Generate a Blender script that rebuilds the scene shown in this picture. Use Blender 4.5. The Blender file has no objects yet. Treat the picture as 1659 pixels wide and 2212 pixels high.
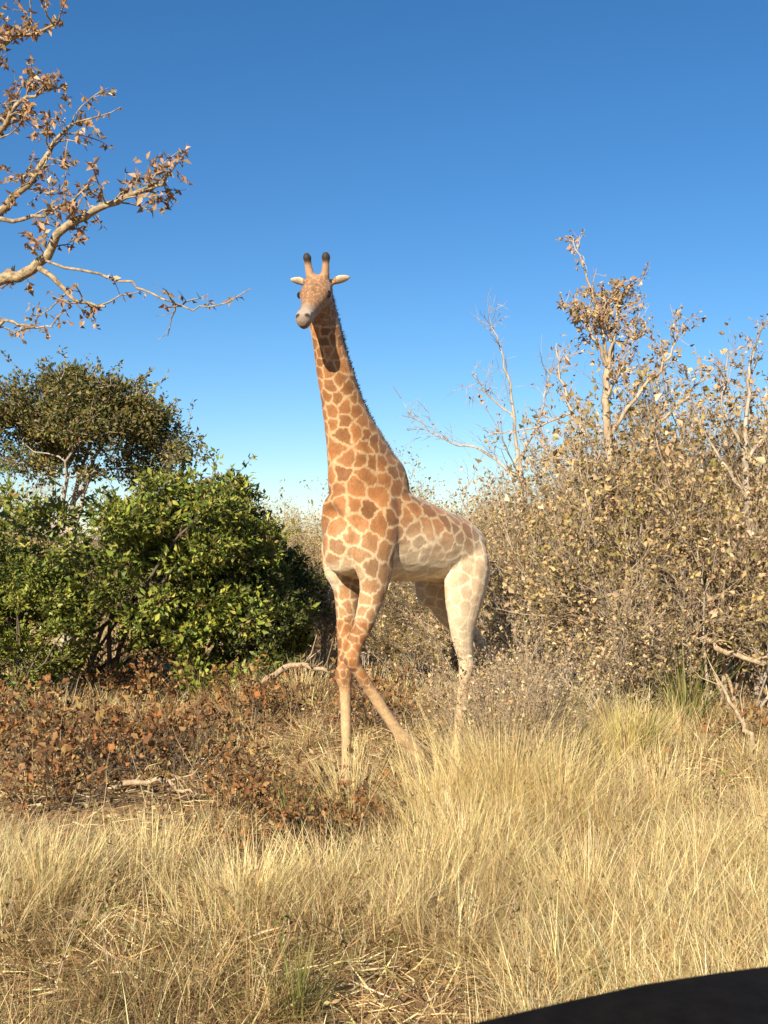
import bpy, bmesh, math, random
import numpy as np
from mathutils import Vector, noise, kdtree

SC = bpy.context.scene
COL = SC.collection
R = math.radians
RNG = np.random.default_rng(11)
PRG = random.Random(5)

# ------------------------------------------------------------------ camera
CAM_H, F_PX, PITCH = 2.08, 2410.0, R(1.28)        # F_PX: focal length for a picture 1659 x 2212
cd = bpy.data.cameras.new('camera')
cam = bpy.data.objects.new('camera', cd)
COL.objects.link(cam)
cam.location = (0, 0, CAM_H)
cam.rotation_euler = (R(90) + PITCH, 0, 0)
cd.sensor_fit = 'VERTICAL'
cd.angle_y = 2 * math.atan(1106 / F_PX)
cd.clip_start, cd.clip_end = 0.05, 3000
cd.dof.use_dof = True
cd.dof.focus_distance = 9.3
cd.dof.aperture_fstop = cd.lens / 1.8               # a phone lens: 1.8 mm wide
SC.camera = cam

# ------------------------------------------------------------------ light
SUN_AZ, SUN_EL = R(23), R(28)                      # left of straight behind the camera
sd = Vector((-math.sin(SUN_AZ) * math.cos(SUN_EL), -math.cos(SUN_AZ) * math.cos(SUN_EL), math.sin(SUN_EL)))
w = bpy.data.worlds.new('World')
SC.world = w
w.use_nodes = True
nt = w.node_tree
nt.nodes.clear()
sky = nt.nodes.new('ShaderNodeTexSky')
sky.sky_type = 'NISHITA'
sky.sun_disc = False
sky.sun_elevation = SUN_EL
sky.sun_rotation = R(180) + SUN_AZ
sky.altitude = 300
sky.air_density = 1.0
sky.dust_density = 0.0
sky.ozone_density = 5.0
hs = nt.nodes.new('ShaderNodeHueSaturation')
hs.inputs['Saturation'].default_value = 1.19
bg = nt.nodes.new('ShaderNodeBackground')
bg.inputs['Strength'].default_value = 0.060
wo = nt.nodes.new('ShaderNodeOutputWorld')
nt.links.new(sky.outputs[0], hs.inputs['Color'])
nt.links.new(hs.outputs[0], bg.inputs[0])
nt.links.new(bg.outputs[0], wo.inputs[0])
sl = bpy.data.lights.new('sun', 'SUN')
sl.energy = 5.0
sl.angle = R(0.5)
sl.color = (1.0, 0.90, 0.74)
so = bpy.data.objects.new('sun', sl)
COL.objects.link(so)
so.rotation_euler = sd.to_track_quat('Z', 'Y').to_euler()
so.location = sd * 60
SC.view_settings.view_transform = 'Standard'
SC.view_settings.look = 'None'
SC.view_settings.gamma = 1
SC.view_settings.exposure = 1.1
SC.view_settings.use_curve_mapping = False
SC.render.engine = 'CYCLES'
SC.cycles.max_bounces = 6
SC.cycles.diffuse_bounces = 3
SC.cycles.transmission_bounces = 3
SC.cycles.transparent_max_bounces = 4

# ------------------------------------------------------------------ helpers
def at(u, d, v=None, z=None):
    """world point on the view ray of (u, v) at depth d (or at height z)"""
    x = (u - 829.5) / F_PX * d
    if v is not None:
        z = CAM_H + (1160 - v) / F_PX * d
    return Vector((x, d, 0 if z is None else z))

def ground_z(x, y):
    x, y = np.asarray(x, float), np.asarray(y, float)
    near = 1 / (1 + np.maximum(0, (np.hypot(x, y) - 40)) / 60)
    b = (0.05 * np.sin(0.9 * x + 0.6 * y) + 0.04 * np.sin(1.7 * x - 1.1 * y + 2) + 0.03 * np.sin(2.6 * y + 0.5 * x))
    return b * near * np.clip(np.hypot(x, y) / 4, 0, 1)

def tag(o, label=None, cat=None, group=None, kind=None):
    for k, v in (('label', label), ('category', cat), ('group', group), ('kind', kind)):
        if v:
            o[k] = v
    return o

def empty(name, loc=(0, 0, 0), rz=0.0, sc=1.0):
    o = bpy.data.objects.new(name, None)
    o.location = loc
    o.rotation_euler = (0, 0, rz)
    o.scale = (sc, sc, sc)
    o.empty_display_size = 0.2
    COL.objects.link(o)
    return o

def mk_mesh(name, V, tris=None, quads=None, tint=None, smooth=False):
    V = np.asarray(V, np.float32)
    parts, tot = [], []
    if quads is not None and len(quads):
        parts.append(np.asarray(quads, np.int32).ravel()); tot.append(np.full(len(quads), 4, np.int32))
    if tris is not None and len(tris):
        parts.append(np.asarray(tris, np.int32).ravel()); tot.append(np.full(len(tris), 3, np.int32))
    loops = np.concatenate(parts); tot = np.concatenate(tot)
    start = np.concatenate([[0], np.cumsum(tot)[:-1]]).astype(np.int32)
    m = bpy.data.meshes.new(name)
    m.vertices.add(len(V)); m.vertices.foreach_set('co', V.ravel())
    m.loops.add(len(loops)); m.loops.foreach_set('vertex_index', loops)
    m.polygons.add(len(tot)); m.polygons.foreach_set('loop_start', start); m.polygons.foreach_set('loop_total', tot)
    if smooth:
        m.polygons.foreach_set('use_smooth', np.ones(len(tot), bool))
    m.update(calc_edges=True)
    if tint is not None:
        a = m.attributes.new('tint', 'FLOAT_COLOR', 'POINT')
        c = np.ones((len(V), 4), np.float32); c[:, :3] = tint
        a.data.foreach_set('color', c.ravel())
    return m

def add(name, mesh, mat, parent=None):
    o = bpy.data.objects.new(name, mesh)
    if mat and not mesh.materials:
        mesh.materials.append(mat)
    COL.objects.link(o)
    if parent:
        o.parent = parent
    return o

def copy_tree(o, parent=None):
    c = o.copy()
    COL.objects.link(c)
    if parent:
        c.parent = parent
    for ch in list(o.children):
        copy_tree(ch, c)
    return c

# ------------------------------------------------------------------ materials
def base_mat(name):
    m = bpy.data.materials.new(name)
    m.use_nodes = True
    n = m.node_tree
    n.nodes.clear()
    return m, n, n.nodes.new('ShaderNodeOutputMaterial')

def leaf_mat(name, trans=0.3, rough=0.6, spec=0.3):
    m, n, out = base_mat(name)
    at_ = n.nodes.new('ShaderNodeAttribute'); at_.attribute_name = 'tint'
    b = n.nodes.new('ShaderNodeBsdfPrincipled')
    b.inputs['Roughness'].default_value = rough
    b.inputs['Specular IOR Level'].default_value = spec
    t = n.nodes.new('ShaderNodeBsdfTranslucent')
    mx = n.nodes.new('ShaderNodeMixShader'); mx.inputs[0].default_value = trans
    n.links.new(at_.outputs['Color'], b.inputs['Base Color'])
    n.links.new(at_.outputs['Color'], t.inputs['Color'])
    n.links.new(b.outputs[0], mx.inputs[1]); n.links.new(t.outputs[0], mx.inputs[2])
    n.links.new(mx.outputs[0], out.inputs[0])
    return m

def rough_mat(name, c1, c2, scale=8.0, bump=0.3, rough=0.9, stretch=(1, 1, 1)):
    m, n, out = base_mat(name)
    tc = n.nodes.new('ShaderNodeTexCoord')
    mp = n.nodes.new('ShaderNodeMapping'); mp.inputs['Scale'].default_value = stretch
    nz = n.nodes.new('ShaderNodeTexNoise'); nz.inputs['Scale'].default_value = scale
    nz.inputs['Detail'].default_value = 6; nz.inputs['Roughness'].default_value = 0.65
    r = n.nodes.new('ShaderNodeValToRGB')
    r.color_ramp.elements[0].position = 0.35; r.color_ramp.elements[0].color = (*c1, 1)
    r.color_ramp.elements[1].position = 0.66; r.color_ramp.elements[1].color = (*c2, 1)
    b = n.nodes.new('ShaderNodeBsdfPrincipled'); b.inputs['Roughness'].default_value = rough
    b.inputs['Specular IOR Level'].default_value = 0.2
    bp = n.nodes.new('ShaderNodeBump'); bp.inputs['Strength'].default_value = bump; bp.inputs['Distance'].default_value = 0.02
    n.links.new(tc.outputs['Object'], mp.inputs[0]); n.links.new(mp.outputs[0], nz.inputs['Vector'])
    n.links.new(nz.outputs['Fac'], r.inputs[0]); n.links.new(r.outputs[0], b.inputs['Base Color'])
    n.links.new(nz.outputs['Fac'], bp.inputs['Height']); n.links.new(bp.outputs[0], b.inputs['Normal'])
    n.links.new(b.outputs[0], out.inputs[0])
    return m

M_GRASS = leaf_mat('dry_grass', 0.42, 0.55, 0.35)
M_GREEN = leaf_mat('green_leaf', 0.28, 0.5, 0.3)
M_DRY = leaf_mat('dry_leaf', 0.32, 0.75, 0.15)
M_BARK_TAN = rough_mat('tan_bark', (0.24, 0.175, 0.11), (0.50, 0.38, 0.25), 14, 0.4, stretch=(1, 1, 0.3))
M_BARK_GREY = rough_mat('grey_bark', (0.21, 0.17, 0.13), (0.47, 0.39, 0.30), 14, 0.4, stretch=(1, 1, 0.3))
M_BARK_DARK = rough_mat('dark_bark', (0.045, 0.034, 0.024), (0.14, 0.105, 0.07), 12, 0.5, stretch=(1, 1, 0.3))
M_BARK_PALE = rough_mat('lichen_bark', (0.13, 0.09, 0.055), (0.43, 0.33, 0.19), 22, 1.0)
M_DEADWOOD = rough_mat('bleached_deadwood', (0.22, 0.155, 0.09), (0.44, 0.33, 0.21), 20, 0.4)

# ------------------------------------------------------------------ ground
def axis(lo, hi, step, far, n):
    a = np.arange(lo, hi + 1e-6, step)
    g = np.geomspace(1, far, n)
    return np.concatenate([lo - g[::-1], a, hi + g])
gx, gy = axis(-9, 9, 0.15, 900, 26), axis(1, 30, 0.15, 900, 26)
GX, GY = np.meshgrid(gx, gy)
GZ = ground_z(GX, GY)
fine = (np.abs(GX) < 9.2) & (GY > 1) & (GY < 30)
GZ = GZ + fine * RNG.normal(0, 0.012, GZ.shape)
nx, ny = len(gx), len(gy)
idx = np.arange(nx * ny).reshape(ny, nx)
Q = np.stack([idx[:-1, :-1], idx[:-1, 1:], idx[1:, 1:], idx[1:, :-1]], -1).reshape(-1, 4)
m, n, out = base_mat('dry_soil')
tc = n.nodes.new('ShaderNodeTexCoord')
n1 = n.nodes.new('ShaderNodeTexNoise'); n1.inputs['Scale'].default_value = 0.7; n1.inputs['Detail'].default_value = 8
n2 = n.nodes.new('ShaderNodeTexNoise'); n2.inputs['Scale'].default_value = 28; n2.inputs['Detail'].default_value = 8; n2.inputs['Roughness'].default_value = 0.7
r1 = n.nodes.new('ShaderNodeValToRGB')
r1.color_ramp.elements[0].position = 0.35; r1.color_ramp.elements[0].color = (0.19, 0.095, 0.042, 1)
r1.color_ramp.elements[1].position = 0.65; r1.color_ramp.elements[1].color = (0.40, 0.255, 0.115, 1)
r2 = n.nodes.new('ShaderNodeValToRGB')
r2.color_ramp.elements[0].position = 0.3; r2.color_ramp.elements[0].color = (0.45, 0.42, 0.4, 1)
r2.color_ramp.elements[1].position = 0.7; r2.color_ramp.elements[1].color = (1.3, 1.25, 1.1, 1)
mul = n.nodes.new('ShaderNodeMix'); mul.data_type = 'RGBA'; mul.blend_type = 'MULTIPLY'; mul.inputs[0].default_value = 1
b = n.nodes.new('ShaderNodeBsdfPrincipled'); b.inputs['Roughness'].default_value = 0.95
bp = n.nodes.new('ShaderNodeBump'); bp.inputs['Strength'].default_value = 0.6; bp.inputs['Distance'].default_value = 0.03
for nn in (n1, n2):
    n.links.new(tc.outputs['Object'], nn.inputs['Vector'])
n.links.new(n1.outputs['Fac'], r1.inputs[0]); n.links.new(n2.outputs['Fac'], r2.inputs[0])
n.links.new(r1.outputs[0], mul.inputs[6]); n.links.new(r2.outputs[0], mul.inputs[7])
n.links.new(mul.outputs[2], b.inputs['Base Color']); n.links.new(n2.outputs['Fac'], bp.inputs['Height'])
n.links.new(bp.outputs[0], b.inputs['Normal']); n.links.new(b.outputs[0], out.inputs[0])
g = add('ground', mk_mesh('ground', np.stack([GX.ravel(), GY.ravel(), GZ.ravel()], 1), quads=Q, smooth=True), m)
tag(g, 'dry brown savanna soil under the grass and bushes', 'ground', kind='structure')

# ------------------------------------------------------------------ plant building blocks
class Tubes:
    """collects tapered tubes (polylines with radii) for one mesh"""
    def __init__(self): self.V, self.F, self.n = [], [], 0
    def add(self, pts, rad, k=5):
        P = np.asarray(pts, float); rad = np.asarray(rad, float)
        T = np.gradient(P, axis=0); T /= np.linalg.norm(T, axis=1)[:, None] + 1e-9
        up = np.array([0.31, 0.87, 0.38]) if abs(T[0][1]) < 0.8 else np.array([0.9, 0.1, 0.4])
        A = np.cross(T, up); A /= np.linalg.norm(A, axis=1)[:, None] + 1e-9
        B = np.cross(T, A)
        an = np.arange(k) * 2 * math.pi / k
        ring = P[:, None] + rad[:, None, None] * (np.cos(an)[None, :, None] * A[:, None] + np.sin(an)[None, :, None] * B[:, None])
        self.V.append(ring.reshape(-1, 3))
        m_ = len(P)
        i = np.arange(m_ - 1)[:, None] * k; j = np.arange(k)[None]; j2 = (j + 1) % k
        self.F.append((np.stack([i + j, i + j2, i + k + j2, i + k + j], -1).reshape(-1, 4)) + self.n)
        self.n += m_ * k
    def mesh(self, name): return mk_mesh(name, np.concatenate(self.V), quads=np.concatenate(self.F), smooth=True)

def unit(v):
    v = np.asarray(v, float)
    return v / (np.linalg.norm(v, axis=-1, keepdims=True) + 1e-9)

def leaf_mesh(name, P, axis_dir, length, width, tint, rng, fold=0.25):
    """folded leaf blades: P base, axis_dir unit direction, 6 vertices and 4 triangles each"""
    N = len(P)
    axis_dir = unit(axis_dir)
    side = unit(np.cross(axis_dir, unit(rng.normal(size=(N, 3)))))
    nrm = np.cross(side, axis_dir)
    L, W = length[:, None], width[:, None]
    curl = rng.uniform(-0.15, 0.35, (N, 1))
    v0 = P
    v1 = P + axis_dir * L * 0.45 + side * W * 0.5 + nrm * W * fold
    v2 = P + axis_dir * L * 0.5
    v3 = P + axis_dir * L * 0.45 - side * W * 0.5 + nrm * W * fold
    v4 = P + axis_dir * L - nrm * L * curl
    V = np.stack([v0, v1, v2, v3, v4], 1).reshape(-1, 3)
    k = np.arange(N)[:, None, None] * 5
    T = (np.array([[0, 1, 2], [0, 2, 3], [1, 4, 2], [2, 4, 3]])[None] + k).reshape(-1, 3)
    return mk_mesh(name, V, tris=T, tint=np.repeat(tint, 5, 0))

def tints(rng, N, palette, jitter=0.18):
    pal = np.array([p[:3] for p in palette], float); wt = np.array([p[3] for p in palette], float)
    c = pal[rng.choice(len(pal), N, p=wt / wt.sum())]
    return np.clip(c * (1 + rng.normal(0, jitter, (N, 1))) * (1 + rng.normal(0, 0.05, (N, 3))), 0.005, 0.9)

# clumped crown: evergreen bushes and trees ------------------------------------------------
def clump_plant(seed, lobes, n_clump, per, clump_r, leaf_len, palette, stem_r, mat_bark, base_spread=0.15, low=0.15, fork=0.0):
    """lobes: (centre, radii) ellipsoids; returns (branch mesh, leaf mesh)"""
    rng = np.random.default_rng(seed)
    vol = np.array([r[0] * r[1] * r[2] for _, r in lobes]) ** 0.75
    tb = Tubes()
    P, A, T = [], [], []
    nodes, nrad, n_main = [], [], 5 if fork else 9
    for ci in range(n_clump):
        c, r = lobes[rng.choice(len(lobes), p=vol / vol.sum())]
        d = unit(rng.normal(size=3))
        if rng.random() < 0.7 and d[2] < -0.2: d[2] *= -1
        q = np.array(c) + d * np.array(r) * rng.uniform(0.45, 1.0) ** 0.5
        q[2] = max(q[2], low)
        base = np.array([rng.normal(0, base_spread), rng.normal(0, base_spread), 0.0])
        mid = base * 0.5 + q * 0.5; mid[:2] *= 0.75; mid[2] = base[2] * 0.35 + q[2] * 0.65 + rng.normal(0, 0.08)
        if fork:
            base = np.array([rng.normal(0, 0.03), rng.normal(0, 0.03), fork * rng.uniform(0.55, 1.0)]); mid = base * 0.5 + q * 0.5; mid[2] = base[2] * 0.3 + q[2] * 0.7; mid[:2] *= 0.8
        r0_ = stem_r * rng.uniform(0.7, 1.1)
        if ci >= n_main:                                      # grow from the nearest limb below
            D_ = np.linalg.norm(np.array(nodes) - q, axis=1) + 2.0 * np.maximum(0, np.array(nodes)[:, 2] - q[2] + 0.1)
            k_ = int(np.argmin(D_)); base = nodes[k_]; r0_ = min(nrad[k_] * 0.75, stem_r * 0.6)
            mid = base * 0.5 + q * 0.5 + rng.normal(0, 0.08, 3)
        t = np.linspace(0, 1, 7)[:, None]
        pts = (1 - t) ** 2 * base + 2 * t * (1 - t) * mid + t ** 2 * q
        pts[1:-1] += rng.normal(0, 0.035, (5, 3))
        rads = r0_ * np.linspace(1, 0.3, 7); tb.add(pts, rads, 5)
        for a_, b__ in zip(pts[2:6], rads[2:6]): nodes.append(a_); nrad.append(b__)
        cr = clump_r * rng.uniform(0.55, 1.35)
        n_ = int(per * (cr / clump_r) ** 1.6)
        dd = unit(rng.normal(size=(n_, 3)))
        rr = cr * rng.uniform(0.15, 1.0, (n_, 1)) ** 0.6
        sq = np.array([1.0, 1.0, 0.7])
        P.append(q + dd * rr * sq)
        A.append(dd * 0.7 + rng.normal(0, 0.5, (n_, 3)) + np.array([0, 0, 0.15]))
        tone = 1 + rng.normal(0, 0.16)
        T.append(tints(rng, n_, palette, 0.2) * tone)
        if rng.random() < 0.45 and d[2] > -0.3:                # a shoot sticking out of the outline
            e = unit(d + np.array([0, 0, 0.7]) + rng.normal(0, 0.35, 3)); L_ = cr * rng.uniform(1.2, 2.4); m_ = int(rng.integers(14, 34))
            tb.add([q, q + e * L_ * 0.5 + rng.normal(0, 0.02, 3), q + e * L_], [stem_r * 0.16, stem_r * 0.11, stem_r * 0.05], 3)
            P.append(q + e * L_ * rng.uniform(0.3, 1, (m_, 1)) + rng.normal(0, 0.02, (m_, 3))); A.append(rng.normal(0, 0.7, (m_, 3)) + e * 0.5)
            T.append(tints(rng, m_, palette, 0.2) * tone * 1.08)
        for _k in range(5):                                   # twigs that carry the clump's leaves
            e = q + unit(rng.normal(size=3)) * cr * 0.9 * sq
            s = pts[4] * 0.35 + q * 0.65
            tb.add([s, (s + e) / 2 + rng.normal(0, 0.03, 3), e], [stem_r * 0.14, stem_r * 0.1, stem_r * 0.05], 3)
    if fork:
        zz = np.linspace(-0.1, fork, 8)
        tb.add(np.stack([0.05 * np.sin(zz * 1.7), 0.04 * np.cos(zz * 2.1), zz], 1), np.linspace(0.17, 0.09, 8), 10)
    P = np.concatenate(P); A = np.concatenate(A); T = np.clip(np.concatenate(T), 0.004, 0.9)
    keep = P[:, 2] > 0.03
    P, A, T = P[keep], A[keep], T[keep]
    ln = leaf_len * rng.uniform(0.4, 1.35, len(P))
    return tb.mesh('branches'), leaf_mesh('foliage', P, A, ln, ln * rng.uniform(0.35, 0.6, len(P)), T, rng)

# grown twiggy plants: dry thicket shrubs and bare trees ------------------------------------
def grow_plant(seed, height, stems, spread, palette=None, leaf_len=0.035, leaf_per=3.0, radius=0.02, depth=3,
               kids=6, lean=0.35, wob=0.12, kid_len=0.5, tip_only=False, up=0.05, start=0.25, leaf_from=2, angle=(0.4, 0.95)):
    rng = np.random.default_rng(seed)
    tb = Tubes()
    LP, LA = [], []
    def branch(p, d, L, r, lev):
        n_ = 7 if lev == 0 else (5 if lev == 1 else 4)
        st = L / (n_ - 1)
        pts, dirs = [p], [d]
        dd = d
        for _ in range(n_ - 1):
            dd = unit(dd + rng.normal(0, wob * (1 + 0.4 * lev), 3) + np.array([0, 0, up]))
            pts.append(pts[-1] + dd * st); dirs.append(dd)
        P = np.array(pts)
        tb.add(P, r * np.linspace(1, 0.35 if lev < depth - 1 else 0.2, n_), 5 if lev == 0 else (4 if lev == 1 else 3))
        if palette is not None and lev >= leaf_from:
            k = rng.poisson(leaf_per * L / 0.3)
            nod = rng.uniform(0.35, 1.0, 3); nod[0] = 0.99
            for _ in range(k):
                f = float(np.clip(nod[int(rng.integers(3))] + rng.normal(0, 0.035), 0.1, 0.999))
                i = min(int(f * (n_ - 1)), n_ - 2); q = f * (n_ - 1) - i
                LP.append(P[i] * (1 - q) + P[i + 1] * q + rng.normal(0, 0.004, 3))
                LA.append(dirs[i] * 0.6 + rng.normal(0, 0.7, 3))
        if lev < depth - 1:
            k = max(1, int(round(kids * rng.uniform(0.7, 1.3))))
            for j in range(k):
                f = start + (1 - start) * (j + rng.uniform(0.1, 0.9)) / k
                i = min(int(f * (n_ - 1)), n_ - 2); q = f * (n_ - 1) - i
                o_ = P[i] * (1 - q) + P[i + 1] * q
                ax = unit(np.cross(dirs[i], rng.normal(size=3)))
                a = rng.uniform(*angle)
                nd = unit(dirs[i] * math.cos(a) + ax * math.sin(a) + np.array([0, 0, up]))
                branch(o_, nd, L * kid_len * rng.uniform(0.6, 1.25) * (1.15 - 0.55 * f), r * (1 - 0.6 * f) * 0.6, lev + 1)
    for s in range(stems):
        a = rng.uniform(0, 2 * math.pi); q = rng.uniform(0, 1) ** 0.5
        b0 = np.array([math.cos(a) * q * spread, math.sin(a) * q * spread, -0.03])
        d0 = unit(np.array([math.cos(a) * lean * q + rng.normal(0, 0.1), math.sin(a) * lean * q + rng.normal(0, 0.1), 1]))
        branch(b0, d0, height * rng.uniform(0.62, 1.0), radius * rng.uniform(0.6, 1.1), 0)
    lm = None
    if LP:
        P = np.array(LP); A = np.array(LA)
        ln = leaf_len * np.clip(rng.lognormal(0, 0.38, len(P)), 0.35, 2.2)
        lm = leaf_mesh('foliage', P, A, ln, ln * rng.uniform(0.4, 0.75, len(P)), tints(rng, len(P), palette, 0.25), rng, 0.35)
    return tb.mesh('branches'), lm

def plant(name, bm_, lm_, mb, ml, leaf_name='foliage', wood_name='branches'):
    t = empty(name)
    o = add(wood_name, bm_, mb, t)
    o['kind'] = 'stuff'
    if lm_ is not None:
        o = add(leaf_name, lm_, ml, t)
        o['kind'] = 'stuff'
    return t

USED = set()
def put(proto, u, d, label, cat, group=None, sc=1.0, rz=None, dz=0.0):
    o = proto if proto.name not in USED else copy_tree(proto)
    USED.add(proto.name)
    p = at(u, d)
    o.location = (p.x, d, float(ground_z(p.x, d)) + dz)
    o.rotation_euler = (0, 0, PRG.uniform(0, 6.28) if rz is None else rz)
    o.scale = (sc * PRG.uniform(0.94, 1.06), sc * PRG.uniform(0.94, 1.06), sc)
    for k in ('label', 'category', 'group'):
        if k in o: del o[k]
    tag(o, label, cat, group)
    return o

GREENS = [(0.225, 0.24, 0.034, 3), (0.155, 0.185, 0.03, 3), (0.085, 0.115, 0.022, 2), (0.31, 0.29, 0.055, 1.6), (0.22, 0.15, 0.055, 0.5)]
OLIVES = [(0.16, 0.135, 0.03, 3), (0.105, 0.10, 0.025, 3), (0.22, 0.165, 0.045, 1.5), (0.17, 0.11, 0.05, 1)]
DARKG = [(0.05, 0.06, 0.016, 3), (0.075, 0.08, 0.02, 2), (0.1, 0.09, 0.03, 1)]
TANS = [(0.50, 0.37, 0.20, 3), (0.42, 0.305, 0.16, 3), (0.30, 0.245, 0.10, 1.6), (0.52, 0.335, 0.175, 1.4), (0.6, 0.48, 0.30, 1), (0.22, 0.15, 0.08, 1.2)]
OLTAN = [(0.33, 0.245, 0.095, 3), (0.43, 0.305, 0.135, 3), (0.24, 0.20, 0.06, 1.5), (0.5, 0.345, 0.165, 1.5)]
RUST = [(0.30, 0.14, 0.052, 3), (0.21, 0.10, 0.04, 3), (0.36, 0.22, 0.09, 2.2), (0.10, 0.055, 0.025, 1.8), (0.30, 0.20, 0.08, 1.5)]
BROWNLEAF = [(0.33, 0.20, 0.10, 3), (0.40, 0.22, 0.11, 2), (0.24, 0.16, 0.08, 2), (0.46, 0.33, 0.2, 1)]

# ------------------------------------------------------------------ green bushes on the left
big = plant('evergreen_bush', *clump_plant(21, [((0, 0, 1.35), (1.75, 1.2, 1.15)), ((-1.0, 0, 0.9), (1.2, 1.0, 0.85)), ((1.0, -0.1, 1.7), (0.9, 0.8, 1.05)), ((1.5, 0, 0.75), (0.8, 0.7, 0.6))],
            210, 150, 0.24, 0.085, GREENS, 0.035, None, 0.3), M_BARK_DARK, M_GREEN)
put(big, 200, 14.6, 'large bright green leafy bush filling the left edge, with yellowish sunlit leaves', 'bush', rz=0.0, sc=1.1)
mid = plant('evergreen_bush', *clump_plant(22, [((0, 0, 1.3), (1.0, 0.9, 1.15)), ((0.5, 0, 0.8), (0.7, 0.7, 0.62)), ((0.05, 0, 1.9), (0.5, 0.5, 0.7))],
            120, 150, 0.22, 0.08, GREENS, 0.03, None, 0.2), M_BARK_DARK, M_GREEN)
put(mid, 455, 15.4, 'rounded green bush with a pointed top, between the big bush and the giraffe', 'bush', rz=0.0, sc=1.1)
small = plant('evergreen_bush', *clump_plant(23, [((0, 0, 1.15), (0.75, 0.7, 1.0)), ((-0.4, 0, 0.8), (0.7, 0.6, 0.6))],
            80, 150, 0.2, 0.075, DARKG + DARKG + GREENS[1:3], 0.026, None, 0.15), M_BARK_DARK, M_GREEN)
put(small, 606, 16.2, 'small dark green bush right behind the giraffe\'s chest and front legs', 'bush', rz=1.0, sc=0.86)
put(small, 540, 15.0, 'low dark green bush in shade at the foot of the rounded bush', 'bush', rz=2.4, sc=0.78)
put(mid, 60, 13.2, 'low yellow green bush at the left edge in front of the large bush', 'bush', rz=2.2, sc=0.72)
tree = plant('evergreen_tree', *clump_plant(24, [((0, 0, 3.8), (1.75, 1.5, 0.95)), ((-1.2, 0.2, 3.4), (1.3, 1.2, 0.9)), ((1.65, -0.1, 3.05), (0.6, 0.6, 0.85)), ((0.3, 0.3, 4.3), (1.0, 1.0, 0.6)), ((0.9, 0, 3.55), (0.9, 0.9, 0.9))],
            250, 170, 0.28, 0.08, OLIVES + DARKG[:1], 0.06, None, 0.12, low=2.3, fork=2.0), M_BARK_GREY, M_GREEN, 'crown', 'trunk')
put(tree, 140, 19.5, 'olive green tree with a rounded crown rising above the bushes at the left edge', 'tree', rz=0.0, sc=1.02)

# ------------------------------------------------------------------ dry thicket on the right
dry = []
for i, (h, st, lp, pal, ll) in enumerate([(2.3, 17, 3.6, TANS, 0.036), (1.9, 18, 4.6, OLTAN, 0.036), (2.7, 16, 2.6, OLTAN, 0.038), (1.6, 18, 4.2, TANS, 0.036), (2.1, 16, 1.4, TANS, 0.036)]):
    dry.append(plant('dry_shrub', *grow_plant(40 + i, h, st, 0.45, pal, ll, lp, 0.016, 3, 15, 0.55, 0.1, 0.5), (M_BARK_TAN if i % 2 == 0 else M_BARK_GREY), M_DRY))
bare = plant('bare_tree', *grow_plant(61, 3.4, 3, 0.2, None, 0.04, 0, 0.03, 4, 6, 0.5, 0.1, 0.52, up=0.04), M_BARK_GREY, None, 'crown', 'trunk')
bare2 = plant('bare_tree', *grow_plant(62, 3.2, 4, 0.3, TANS, 0.05, 0.8, 0.026, 4, 6, 0.4, 0.09, 0.48, up=0.1), M_BARK_TAN, M_DRY, 'crown', 'trunk')


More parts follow.
